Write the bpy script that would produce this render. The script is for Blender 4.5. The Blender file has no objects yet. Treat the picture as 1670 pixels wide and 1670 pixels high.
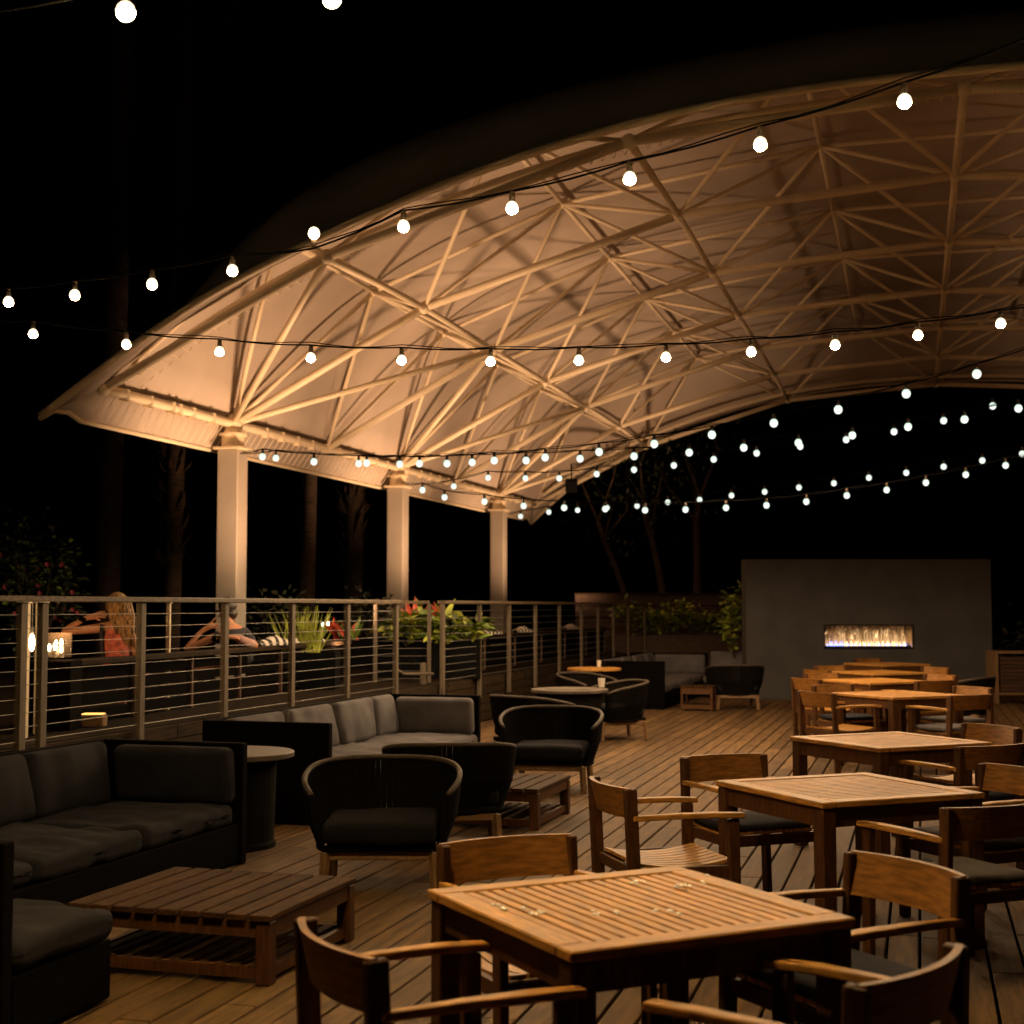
import bpy, math, random
from mathutils import Vector, Matrix, noise
random.seed(11)
PI = math.pi
scene = bpy.context.scene
COL = scene.collection
F = 2360.0; HZ = 989.0; H = 1.65

# ------------------------------------------------------------------ helpers
def at(x, y, Y):
    """world point seen at photo pixel (x, y) standing at distance Y"""
    p = math.atan((HZ - 835) / F)
    a = (x - 835) / F; b = (835 - y) / F
    c, s = math.cos(p), math.sin(p)
    d = (a, c - b * s, s + b * c)
    k = Y / d[1]
    return Vector((d[0] * k, Y, H + d[2] * k))
def on(x, y, z=0.0):
    """world point on the horizontal plane z seen at pixel (x, y)"""
    q = at(x, y, 1.0); d = q - Vector((0, 0, H))
    k = (z - H) / d.z
    return Vector((d.x * k, d.y * k, z))

class MB:
    def __init__(s): s.v = []; s.f = []; s.mi = []; s.cur = 0; s.smooth = []
    def add(s, vs, fs, sm=False):
        o = len(s.v); s.v += [tuple(p) for p in vs]
        for f in fs: s.f.append([i + o for i in f]); s.mi.append(s.cur); s.smooth.append(sm)
    def box(s, c, d, M=None, bev=0.0):
        x, y, z = d[0] / 2, d[1] / 2, d[2] / 2
        c = Vector(c)
        if bev > 0:
            b = min(bev, x * .9, y * .9, z * .9)
            vs = []; idx = {}
            for sx in (-1, 1):
                for sy in (-1, 1):
                    for sz in (-1, 1):
                        for ax in range(3):
                            p = [sx * (x - b), sy * (y - b), sz * (z - b)]
                            p[ax] = (sx * x, sy * y, sz * z)[ax]
                            idx[(sx, sy, sz, ax)] = len(vs); vs.append(Vector(p))
            fs = []
            for ax in range(3):
                o1, o2 = [a for a in range(3) if a != ax]
                for sg in (-1, 1):
                    q = []
                    for (a, b2) in ((-1, -1), (1, -1), (1, 1), (-1, 1)):
                        k = [0, 0, 0]; k[ax] = sg; k[o1] = a; k[o2] = b2
                        q.append(idx[(k[0], k[1], k[2], ax)])
                    fs.append(q)
            for ax in range(3):
                o1, o2 = [a for a in range(3) if a != ax]
                for a in (-1, 1):
                    for b2 in (-1, 1):
                        k0 = [0, 0, 0]; k0[ax] = -1; k0[o1] = a; k0[o2] = b2
                        k1 = list(k0); k1[ax] = 1
                        fs.append([idx[(*k0, o1)], idx[(*k1, o1)], idx[(*k1, o2)], idx[(*k0, o2)]])
            for sx in (-1, 1):
                for sy in (-1, 1):
                    for sz in (-1, 1):
                        fs.append([idx[(sx, sy, sz, a)] for a in range(3)])
        else:
            vs = [Vector((a * x, b * y, e * z)) for a in (-1, 1) for b in (-1, 1) for e in (-1, 1)]
            fs = [[0, 1, 3, 2], [4, 6, 7, 5], [0, 4, 5, 1], [2, 3, 7, 6], [0, 2, 6, 4], [1, 5, 7, 3]]
        if M is not None: vs = [M @ p for p in vs]
        s.add([p + c for p in vs], fs)
    def beam(s, a, b, w, h, up=(0, 0, 1), bev=0.0):
        a = Vector(a); b = Vector(b); d = b - a; L = d.length
        if L < 1e-6: return
        X = d / L; u = Vector(up)
        Yv = u.cross(X)
        if Yv.length < 1e-4: Yv = Vector((0, 1, 0)).cross(X)
        Yv.normalize(); Z = X.cross(Yv)
        M = Matrix((X, Yv, Z)).transposed()
        s.box((a + b) / 2, (L, w, h), M, bev)
    def tube(s, pts, r, n=8, cap=True, closed=False):
        pts = [Vector(p) for p in pts]; m = len(pts)
        rs = r if isinstance(r, (list, tuple)) else [r] * m
        vs = []; prev = None
        for i, p in enumerate(pts):
            if closed: t = pts[(i + 1) % m] - pts[i - 1]
            else: t = pts[min(i + 1, m - 1)] - pts[max(i - 1, 0)]
            t.normalize()
            if prev is None:
                a = Vector((0, 0, 1)) if abs(t.z) < .9 else Vector((1, 0, 0))
                N = t.cross(a).normalized()
            else:
                N = (prev - t * prev.dot(t)).normalized()
            prev = N; B = t.cross(N)
            for k in range(n):
                an = 2 * PI * k / n
                vs.append(p + (N * math.cos(an) + B * math.sin(an)) * rs[i])
        fs = []
        for i in range(m if closed else m - 1):
            j = (i + 1) % m
            for k in range(n):
                fs.append([i * n + k, i * n + (k + 1) % n, j * n + (k + 1) % n, j * n + k])
        if cap and not closed:
            fs.append(list(range(n))[::-1]); fs.append([(m - 1) * n + k for k in range(n)])
        s.add(vs, fs, True)
    def lathe(s, prof, c=(0, 0, 0), n=24):
        c = Vector(c); vs = []; m = len(prof)
        for (r, z) in prof:
            for k in range(n):
                a = 2 * PI * k / n; vs.append(c + Vector((r * math.cos(a), r * math.sin(a), z)))
        fs = []
        for i in range(m - 1):
            for k in range(n):
                fs.append([i * n + k, i * n + (k + 1) % n, (i + 1) * n + (k + 1) % n, (i + 1) * n + k])
        fs.append(list(range(n))[::-1]); fs.append([(m - 1) * n + k for k in range(n)])
        s.add(vs, fs, False)
    def ball(s, c, r, n=12, m=8, sq=(1, 1, 1), M=None):
        c = Vector(c); vs = []; fs = []
        for i in range(m + 1):
            t = PI * i / m
            for k in range(n):
                a = 2 * PI * k / n
                p = Vector((r * math.sin(t) * math.cos(a) * sq[0], r * math.sin(t) * math.sin(a) * sq[1], r * math.cos(t) * sq[2]))
                if M is not None: p = M @ p
                vs.append(c + p)
        for i in range(m):
            for k in range(n):
                fs.append([i * n + k, (i + 1) * n + k, (i + 1) * n + (k + 1) % n, i * n + (k + 1) % n])
        s.add(vs, fs, True)
    def leaf(s, p, d, L, w, nrm, fold=.25, droop=0.0, seg=3):
        d = Vector(d).normalized(); nrm = Vector(nrm); side = d.cross(nrm)
        if side.length < 1e-3: side = d.cross(Vector((1, 0, .3)))
        side.normalize(); up = side.cross(d)
        vs = []; fs = []
        for i in range(seg + 1):
            t = i / seg
            ww = w * math.sin(PI * (0.12 + .88 * t)) if i < seg else 0.002
            q = Vector(p) + d * (L * t) - Vector((0, 0, 1)) * (droop * L * t * t)
            vs += [q - side * ww / 2 + up * fold * ww / 2, q, q + side * ww / 2 + up * fold * ww / 2]
        for i in range(seg):
            a = i * 3
            fs += [[a, a + 1, a + 4, a + 3], [a + 1, a + 2, a + 5, a + 4]]
        s.add(vs, fs, True)
    def build(s, name, mat, parent=None):
        me = bpy.data.meshes.new(name); me.from_pydata(s.v, [], s.f)
        mats = mat if isinstance(mat, (list, tuple)) else [mat]
        for m_ in mats: me.materials.append(m_)
        me.polygons.foreach_set('material_index', s.mi)
        me.polygons.foreach_set('use_smooth', s.smooth)
        me.update()
        o = bpy.data.objects.new(name, me); COL.objects.link(o)
        if parent is not None: o.parent = parent
        return o

def tag(o, label=None, cat=None, group=None, kind=None):
    if label: o['label'] = label
    if cat: o['category'] = cat
    if group: o['group'] = group
    if kind: o['kind'] = kind
    return o
def empty(name, loc, rz=0.0, label=None, cat=None, group=None):
    o = bpy.data.objects.new(name, None); COL.objects.link(o)
    o.location = loc; o.rotation_euler = (0, 0, rz); o.empty_display_size = .1
    return tag(o, label, cat, group)
def copy_tree(o, parent=None):
    c = o.copy(); COL.objects.link(c); c.parent = parent
    for ch in [k for k in o.children]: copy_tree(ch, c)
    return c

def rounded(dim, r, n=14, puff=0.0, wr=0.0, seed=0, wscale=3.0):
    """soft cushion: rounded box with crown and creases; returns MB centred at origin"""
    mb = MB(); hx, hy, hz = dim[0] / 2, dim[1] / 2, dim[2] / 2
    for ax in range(3):
        for sg in (-1, 1):
            vs = []
            for i in range(n + 1):
                for j in range(n + 1):
                    a = math.sin((-1 + 2 * i / n) * PI / 2); b = math.sin((-1 + 2 * j / n) * PI / 2)
                    q = [0, 0, 0]; q[ax] = sg; q[(ax + 1) % 3] = a; q[(ax + 2) % 3] = b
                    p = Vector((q[0] * hx, q[1] * hy, q[2] * hz))
                    inn = Vector((max(-hx + r, min(hx - r, p.x)), max(-hy + r, min(hy - r, p.y)), max(-hz + r, min(hz - r, p.z))))
                    dlt = p - inn
                    if dlt.length > 1e-6: p = inn + dlt.normalized() * r
                    ex = 1 - (abs(p.x) / hx) ** 2; ey = 1 - (abs(p.y) / hy) ** 2; ez = 1 - (abs(p.z) / hz) ** 2
                    tn = min((hx, 0), (hy, 1), (hz, 2))[1]
                    e = [(ey * ez), (ex * ez), (ex * ey)][tn]
                    nn = noise.noise(Vector((p.x * wscale + seed * 7, p.y * wscale * 1.6 - seed, p.z * wscale + seed * 3)))
                    cr = abs(noise.noise(Vector((p.x * wscale * 1.7 + seed, p.y * wscale * .7 + 5, p.z * wscale - seed * 2))))
                    off = puff * max(e, 0) + wr * (nn - .9 * max(0, .28 - cr))
                    p[tn] += (1 if p[tn] > 0 else -1) * off
                    vs.append(p)
            fs = []
            for i in range(n):
                for j in range(n):
                    k = i * (n + 1) + j
                    f = [k, k + n + 1, k + n + 2, k + 1]
                    fs.append(f if sg > 0 else f[::-1])
            mb.add(vs, fs, True)
    return mb
def weld(o, d=.0005):
    import bmesh
    bm = bmesh.new(); bm.from_mesh(o.data); bmesh.ops.remove_doubles(bm, verts=bm.verts, dist=d)
    bm.to_mesh(o.data); bm.free(); return o

# ------------------------------------------------------------------ materials
def mat(name, col, rough=.6, metal=0.0, var=None, vscale=8.0, stretch=(1, 1, 1), bump=0.0, bscale=40.0, spec=.5,
        island=0.0, col2=None, detail=6.0, trans=0.0):
    m = bpy.data.materials.new(name); m.use_nodes = True; nt = m.node_tree; N = nt.nodes; Lk = nt.links
    b = N['Principled BSDF']
    b.inputs['Roughness'].default_value = rough; b.inputs['Metallic'].default_value = metal
    b.inputs['Specular IOR Level'].default_value = spec
    tc = N.new('ShaderNodeTexCoord'); mp = N.new('ShaderNodeMapping'); mp.inputs['Scale'].default_value = stretch
    Lk.new(tc.outputs['Object'], mp.inputs['Vector'])
    nz = N.new('ShaderNodeTexNoise'); nz.inputs['Scale'].default_value = vscale; nz.inputs['Detail'].default_value = detail
    Lk.new(mp.outputs[0], nz.inputs['Vector'])
    rp = N.new('ShaderNodeValToRGB')
    v = var if var is not None else .12
    c2 = col2 or tuple(c * (1 - v * 1.6) for c in col)
    rp.color_ramp.elements[0].color = (*c2, 1); rp.color_ramp.elements[1].color = (*[min(1, c * (1 + v)) for c in col], 1)
    rp.color_ramp.elements[0].position = .32; rp.color_ramp.elements[1].position = .68
    Lk.new(nz.outputs['Fac'], rp.inputs['Fac'])
    out = rp.outputs['Color']
    if island > 0:
        ge = N.new('ShaderNodeNewGeometry'); mr = N.new('ShaderNodeMapRange')
        mr.inputs['To Min'].default_value = 1 - island; mr.inputs['To Max'].default_value = 1 + island * .5
        Lk.new(ge.outputs['Random Per Island'], mr.inputs['Value'])
        mx = N.new('ShaderNodeVectorMath'); mx.operation = 'SCALE'
        Lk.new(out, mx.inputs[0]); Lk.new(mr.outputs[0], mx.inputs['Scale']); out = mx.outputs[0]
    Lk.new(out, b.inputs['Base Color'])
    r2 = N.new('ShaderNodeMapRange'); r2.inputs['To Min'].default_value = max(.02, rough - .12); r2.inputs['To Max'].default_value = min(1, rough + .12)
    Lk.new(nz.outputs['Fac'], r2.inputs['Value']); Lk.new(r2.outputs[0], b.inputs['Roughness'])
    if bump > 0:
        n2 = N.new('ShaderNodeTexNoise'); n2.inputs['Scale'].default_value = bscale; n2.inputs['Detail'].default_value = 5
        Lk.new(mp.outputs[0], n2.inputs['Vector'])
        bp = N.new('ShaderNodeBump'); bp.inputs['Strength'].default_value = bump; bp.inputs['Distance'].default_value = .01
        Lk.new(n2.outputs['Fac'], bp.inputs['Height']); Lk.new(bp.outputs[0], b.inputs['Normal'])
    if trans > 0:
        tr = N.new('ShaderNodeBsdfTranslucent'); Lk.new(out, tr.inputs['Color'])
        mx = N.new('ShaderNodeMixShader'); mx.inputs[0].default_value = trans
        Lk.new(b.outputs[0], mx.inputs[1]); Lk.new(tr.outputs[0], mx.inputs[2])
        Lk.new(mx.outputs[0], N['Material Output'].inputs['Surface'])
    return m
def emit(name, col, st):
    m = bpy.data.materials.new(name); m.use_nodes = True; nt = m.node_tree
    nt.nodes.remove(nt.nodes['Principled BSDF'])
    e = nt.nodes.new('ShaderNodeEmission'); e.inputs[0].default_value = (*col, 1); e.inputs[1].default_value = st
    nt.links.new(e.outputs[0], nt.nodes['Material Output'].inputs[0]); return m

M = {}
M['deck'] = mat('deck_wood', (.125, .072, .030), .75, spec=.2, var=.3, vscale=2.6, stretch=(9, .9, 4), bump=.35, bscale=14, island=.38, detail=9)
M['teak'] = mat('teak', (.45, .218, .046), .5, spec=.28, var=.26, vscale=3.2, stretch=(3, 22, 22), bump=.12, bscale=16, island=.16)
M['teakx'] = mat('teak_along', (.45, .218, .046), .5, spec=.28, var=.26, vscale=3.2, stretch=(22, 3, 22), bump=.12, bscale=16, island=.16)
M['teakz'] = mat('teak_upright_shaded', (.08, .033, .010), .55, spec=.2, var=.26, vscale=3.2, stretch=(22, 22, 3), bump=.1, bscale=16, island=.16)  # same teak darkened, shade of the upright faces set into the colour
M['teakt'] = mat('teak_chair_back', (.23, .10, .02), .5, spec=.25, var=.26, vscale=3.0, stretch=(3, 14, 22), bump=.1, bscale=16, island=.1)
M['coffee'] = mat('weathered_teak', (.060, .028, .009), .8, spec=.12, var=.35, vscale=3.0, stretch=(20, 3, 20), bump=.15, bscale=14, island=.3)
M['leg_wood'] = mat('pale_leg_wood', (.19, .11, .05), .5, var=.2, vscale=4, stretch=(16, 16, 3))
M['cord'] = mat('dark_cord', (.005, .004, .003), .9, spec=.05, var=.3, vscale=30, bump=.3, bscale=120)
M['rim'] = mat('cord_wrapped_rim', (.045, .03, .018), .7, var=.3, vscale=60, bump=.5, bscale=160)
M['wicker'] = mat('dark_wicker', (.003, .0022, .0018), .9, spec=.04, var=.45, vscale=55, stretch=(1, 1, 2.2), bump=.7, bscale=70)
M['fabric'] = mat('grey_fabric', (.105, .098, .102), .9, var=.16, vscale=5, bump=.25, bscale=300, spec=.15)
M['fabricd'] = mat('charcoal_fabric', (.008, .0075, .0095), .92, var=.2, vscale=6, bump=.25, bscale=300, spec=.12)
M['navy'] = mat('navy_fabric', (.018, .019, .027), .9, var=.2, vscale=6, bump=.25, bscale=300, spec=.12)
M['fabricn'] = mat('grey_fabric_shaded', (.0165, .0165, .0205), .9, var=.22, vscale=5, bump=.4, bscale=240, spec=.12)  # same cushion cloth, darkened in colour for the dimmer near left seats
M['white'] = mat('white_paint', (.42, .375, .32), .55, var=.04, vscale=3, bump=.12, bscale=60)
M['steel'] = mat('painted_steel', (.86, .74, .54), .45, var=.06, vscale=2)
M['membrane'] = mat('membrane', (.50, .43, .37), .75, var=.09, vscale=.8, bump=.1, bscale=5, spec=.2)
M['railm'] = mat('weathered_post', (.105, .080, .052), .6, var=.22, vscale=6, stretch=(6, 6, 1), bump=.15, bscale=40)
M['cap'] = mat('railing_cap_wood', (.10, .07, .036), .6, var=.45, vscale=4, stretch=(6, 6, 14), bump=.4, bscale=24)
M['cable'] = mat('stainless_cable', (.30, .28, .25), .45, metal=.8, var=.05)
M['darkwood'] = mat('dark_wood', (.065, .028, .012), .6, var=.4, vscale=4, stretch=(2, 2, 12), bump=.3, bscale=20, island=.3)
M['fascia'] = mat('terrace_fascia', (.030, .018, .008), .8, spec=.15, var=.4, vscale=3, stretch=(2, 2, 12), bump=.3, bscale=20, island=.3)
M['black'] = mat('black_plastic', (.005, .005, .005), .85, var=.2, spec=.05)
M['concrete'] = mat('dark_stucco', (.056, .054, .055), .85, var=.16, vscale=2.2, bump=.5, bscale=80, detail=10)
M['stone'] = mat('stone_top', (.075, .056, .038), .6, var=.2, vscale=7, bump=.2, bscale=40)
M['firepit'] = mat('dark_metal_body', (.006, .005, .004), .85, var=.2, spec=.05)
M['ground'] = mat('dark_ground', (.04, .038, .025), .95, var=.4, vscale=.8, bump=.5, bscale=8)
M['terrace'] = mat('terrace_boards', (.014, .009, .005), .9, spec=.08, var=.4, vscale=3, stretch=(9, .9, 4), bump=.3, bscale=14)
M['bark'] = mat('palm_bark', (.045, .026, .014), .9, var=.5, vscale=6, stretch=(1, 1, 5), bump=.8, bscale=16)
M['bark2'] = mat('tree_bark', (.06, .038, .024), .9, var=.4, vscale=6, stretch=(1, 1, .4), bump=.6, bscale=20)
M['leaf'] = mat('leaf_green', (.13, .20, .03), .45, var=.5, vscale=4, island=.55)
M['leafl'] = mat('leaf_yellow_green', (.42, .48, .06), .4, var=.4, vscale=5, island=.4)
M['leafr'] = mat('leaf_red', (.52, .07, .03), .4, var=.5, vscale=5, island=.5)
M['leafd'] = mat('leaf_dark', (.03, .04, .018), .5, var=.5, vscale=4, island=.5)
M['flower'] = mat('pink_flower', (.5, .07, .12), .6, var=.3, vscale=9, island=.4)
M['skin'] = mat('skin', (.50, .24, .13), .55, var=.08, vscale=12)
M['skin2'] = mat('skin_tanned', (.42, .18, .09), .55, var=.08, vscale=12)
M['hair'] = mat('blond_hair', (.30, .17, .06), .5, var=.6, vscale=18, stretch=(5, 5, .5), bump=.6, bscale=60)
M['hair2'] = mat('dark_hair', (.03, .02, .014), .5, var=.4, vscale=18, bump=.5, bscale=60)
M['coral'] = mat('coral_knit', (.52, .13, .085), .85, var=.35, vscale=16, bump=.4, bscale=60)
M['shirtd'] = mat('dark_shirt', (.02, .02, .028), .85, var=.2)
M['shirtp'] = mat('pale_pink_cuff', (.42, .25, .22), .85, var=.2)
M['ceramic'] = mat('pale_ceramic', (.62, .56, .46), .35, var=.06)
M['filament'] = emit('filament_glow', (1, .62, .28), 60)
M['amber'] = emit('amber_glow', (1, .5, .12), 2.2)
M['flamew'] = emit('gas_flame', (1, .62, .30), 3.4)
M['flameg'] = emit('gas_flame_gold', (1, .60, .27), .85)
M['flameb'] = emit('gas_flame_blue', (.25, .32, 1), 4.0)
M['candle'] = emit('candle_flame', (1, .72, .38), 25)
def bulb_mat(name, col, side, down, scol=(1, .82, .5)):
    # opal globe under an opaque socket: it throws most of its light downwards
    m = bpy.data.materials.new(name); m.use_nodes = True; nt = m.node_tree; N = nt.nodes
    N.remove(N['Principled BSDF']); e = N.new('ShaderNodeEmission'); e.inputs[0].default_value = (*col, 1)
    ge = N.new('ShaderNodeNewGeometry'); sx = N.new('ShaderNodeSeparateXYZ'); nt.links.new(ge.outputs['Normal'], sx.inputs[0])
    mr = N.new('ShaderNodeMapRange'); mr.interpolation_type = 'SMOOTHSTEP'
    mr.inputs['From Min'].default_value = .04; mr.inputs['From Max'].default_value = -.9
    mr.inputs['To Min'].default_value = side; mr.inputs['To Max'].default_value = down
    nt.links.new(sx.outputs['Z'], mr.inputs['Value']); nt.links.new(mr.outputs[0], e.inputs[1])
    m2 = N.new('ShaderNodeMapRange'); m2.inputs['From Min'].default_value = .5; m2.inputs['From Max'].default_value = -.35; nt.links.new(sx.outputs['Z'], m2.inputs['Value'])
    cx_ = N.new('ShaderNodeMix'); cx_.data_type = 'RGBA'; cx_.inputs[6].default_value = (*scol, 1); cx_.inputs[7].default_value = (*col, 1); nt.links.new(m2.outputs[0], cx_.inputs[0]); nt.links.new(cx_.outputs[2], e.inputs[0])
    nt.links.new(e.outputs[0], N['Material Output'].inputs[0]); return m
M['bulb0'] = bulb_mat('bulb_glow_near', (1, .63, .25), 2.6, 8600)
M['bulb'] = bulb_mat('bulb_glow', (1, .61, .25), 2.6, 560)
M['bulb2'] = bulb_mat('bulb_glow_mid', (1, .61, .28), 2.4, 560)
M['bulbl'] = bulb_mat('bulb_glow_dim', (1, .62, .29), 2.6, 120)
M['bulbc'] = bulb_mat('bulb_glow_far', (.90, 1, .86), 1.1, 1.35, (.82, 1, .84))
M['globe'] = emit('garden_globe_glow', (.85, 1, .7), 10)
# striped towel
def stripe_mat():
    m = bpy.data.materials.new('striped_towel'); m.use_nodes = True; nt = m.node_tree
    tc = nt.nodes.new('ShaderNodeTexCoord'); w = nt.nodes.new('ShaderNodeTexWave'); w.bands_direction = 'X'
    w.inputs['Scale'].default_value = 2.6; w.inputs['Distortion'].default_value = 1.2
    r = nt.nodes.new('ShaderNodeValToRGB'); r.color_ramp.interpolation = 'CONSTANT'
    r.color_ramp.elements[0].color = (.03, .028, .03, 1); r.color_ramp.elements[1].color = (.62, .55, .47, 1); r.color_ramp.elements[1].position = .5
    nt.links.new(tc.outputs['Object'], w.inputs[0]); nt.links.new(w.outputs['Color'], r.inputs[0])
    b = nt.nodes['Principled BSDF']; b.inputs['Roughness'].default_value = .9
    nt.links.new(r.outputs[0], b.inputs['Base Color']); return m
M['stripe'] = stripe_mat()
def glass(name, rough=.03, col=(1, 1, 1)):
    m = bpy.data.materials.new(name); m.use_nodes = True; b = m.node_tree.nodes['Principled BSDF']
    b.inputs['Transmission Weight'].default_value = 1; b.inputs['Roughness'].default_value = rough
    b.inputs['IOR'].default_value = 1.45; b.inputs['Base Color'].default_value = (*col, 1)
    tc = m.node_tree.nodes.new('ShaderNodeTexNoise'); mr = m.node_tree.nodes.new('ShaderNodeMapRange')
    mr.inputs['To Min'].default_value = rough; mr.inputs['To Max'].default_value = rough + .04
    m.node_tree.links.new(tc.outputs[0], mr.inputs[0]); m.node_tree.links.new(mr.outputs[0], b.inputs['Roughness'])
    return m
M['glass'] = bpy.data.materials.new('clear_thin_glass'); M['glass'].use_nodes = True
_n = M['glass'].node_tree; _t = _n.nodes.new('ShaderNodeBsdfTransparent'); _m = _n.nodes.new('ShaderNodeMixShader'); _z = _n.nodes.new('ShaderNodeTexNoise'); _r = _n.nodes.new('ShaderNodeMapRange')
_r.inputs['To Min'].default_value = .88; _r.inputs['To Max'].default_value = .95; _n.links.new(_z.outputs[0], _r.inputs[0]); _n.links.new(_r.outputs[0], _m.inputs[0])
_n.nodes['Principled BSDF'].inputs['Roughness'].default_value = .1; _n.nodes['Principled BSDF'].inputs['Base Color'].default_value = (.25, .2, .15, 1)
_n.links.new(_n.nodes['Principled BSDF'].outputs[0], _m.inputs[1]); _n.links.new(_t.outputs[0], _m.inputs[2]); _n.links.new(_m.outputs[0], _n.nodes['Material Output'].inputs[0]); M['socket'] = mat('brown_socket', (.10, .07, .045), .6, var=.1)
M['water'] = mat('white_painted_glint', (1, .95, .85), .12, var=.02, spec=1.0)  # opaque white, the glint of the drops painted into their colour
def reflector():
    m = bpy.data.materials.new('rippled_steel'); m.use_nodes = True; nt = m.node_tree; b = nt.nodes['Principled BSDF']
    b.inputs['Metallic'].default_value = 1; b.inputs['Roughness'].default_value = .22; b.inputs['Base Color'].default_value = (.95, .8, .62, 1)
    tc = nt.nodes.new('ShaderNodeTexCoord'); mp = nt.nodes.new('ShaderNodeMapping'); mp.inputs['Scale'].default_value = (7, 1, .8)
    nz = nt.nodes.new('ShaderNodeTexNoise'); nz.inputs['Scale'].default_value = 1.5; nz.inputs['Distortion'].default_value = 1.6; nz.inputs['Detail'].default_value = 3
    bp = nt.nodes.new('ShaderNodeBump'); bp.inputs['Strength'].default_value = 1; bp.inputs['Distance'].default_value = .09
    nt.links.new(tc.outputs['Object'], mp.inputs[0]); nt.links.new(mp.outputs[0], nz.inputs[0]); nt.links.new(nz.outputs[0], bp.inputs['Height'])
    nt.links.new(bp.outputs[0], b.inputs['Normal']); return m
M['reflector'] = reflector()

# ------------------------------------------------------------------ camera, world
cam = bpy.data.cameras.new('camera'); co = bpy.data.objects.new('camera', cam); COL.objects.link(co)
co.location = (0, 0, H); co.rotation_euler = (PI / 2 + math.atan((HZ - 835) / F), 0, 0)
cam.sensor_width = 36; cam.lens = F / 1670 * 36; cam.clip_end = 600; cam.clip_start = .05
cam.dof.use_dof = True; cam.dof.focus_distance = 8.2; cam.dof.aperture_fstop = 3.4
scene.camera = co
W = bpy.data.worlds.new('World'); scene.world = W; W.use_nodes = True
bg = W.node_tree.nodes['Background']
sky = W.node_tree.nodes.new('ShaderNodeTexSky'); sky.sky_type = 'NISHITA'; sky.sun_disc = False
sky.sun_elevation = math.radians(-9); sky.sun_rotation = math.radians(200)
W.node_tree.links.new(sky.outputs[0], bg.inputs[0]); bg.inputs[1].default_value = .05
scene.view_settings.view_transform = 'Standard'; scene.view_settings.look = 'None'
scene.view_settings.exposure = 0; scene.view_settings.gamma = 1
scene.render.engine = 'CYCLES'
scene.cycles.max_bounces = 6; scene.cycles.sample_clamp_indirect = 4; scene.cycles.sample_clamp_direct = 0
scene.cycles.use_light_tree = True; scene.cycles.caustics_refractive = False; scene.cycles.caustics_reflective = False

# ------------------------------------------------------------------ directions
TB = math.atan(.282)                    # deck boards
UV = math.radians(17.0)                 # lounge furniture
def fr(ang):
    return Vector((math.cos(ang), -math.sin(ang), 0)), Vector((math.sin(ang), math.cos(ang), 0))
U, V = fr(UV)
def uv(u, v, z=0): return U * u + V * v + Vector((0, 0, z))

# ------------------------------------------------------------------ ground and deck
g = MB(); g.add([(-250, -60, -.45), (250, -60, -.45), (250, 300, -.45), (-250, 300, -.45)], [[0, 1, 2, 3]])
tag(g.build('ground', M['ground']), kind='structure')
g = MB()
u0, v0 = fr(TB); pitch = .155; uoff = (on(1500, 1600).x * u0.x + on(1500, 1600).y * u0.y)
nb0 = int((-8.2 - uoff) / pitch) - 1
Rz = Matrix.Rotation(0, 3, 'Z')
for i in range(nb0, nb0 + 150):
    uc = uoff + pitch * (i + .5)
    v = -3 + random.random() * 3
    while v < 37:
        L = random.choice((2.4, 3.0, 3.6, 4.2)); b = min(v + L, 38)
        dz = random.uniform(-.0022, .0022)
        g.box((uc, (v + b) / 2, -.014 + dz), (pitch - .015, b - v - .006, .028), None, .004)
        v = b
o = g.build('deck', M['deck']); o.rotation_euler = (0, 0, -TB); tag(o, kind='structure')
g = MB(); g.box((0, 0, 0), (26, 44, .3))
o = g.build('deck_base', M['black']); c = uv(4.5, 17.2, -.24); o.location = c; o.rotation_euler = (0, 0, -TB); tag(o, kind='structure')

# railing line
RS = .30; RA = math.atan(RS); Ru, Rv = fr(RA)
def rl(Y, off=0.0, z=0.0): return Vector((-3.55 + RS * (Y - 10.2), Y, z)) + Ru * off
TZ = .64
g = MB()
p0 = rl(-2); ang = -RA
# terrace floor: one slab left of the railing
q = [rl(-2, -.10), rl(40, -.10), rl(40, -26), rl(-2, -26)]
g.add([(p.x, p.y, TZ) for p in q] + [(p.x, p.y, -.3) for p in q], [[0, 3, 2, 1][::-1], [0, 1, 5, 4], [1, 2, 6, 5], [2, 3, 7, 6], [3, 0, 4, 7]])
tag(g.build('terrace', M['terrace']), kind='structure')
g = MB()
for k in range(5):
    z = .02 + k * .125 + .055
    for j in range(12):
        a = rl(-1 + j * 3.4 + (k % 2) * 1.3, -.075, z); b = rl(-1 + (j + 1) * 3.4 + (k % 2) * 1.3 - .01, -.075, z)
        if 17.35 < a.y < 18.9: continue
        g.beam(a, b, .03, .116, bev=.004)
o = g.build('terrace_retaining_wall', M['fascia']); tag(o, 'low dark board wall that edges the raised terrace behind the sofas', 'retaining wall')

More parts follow.
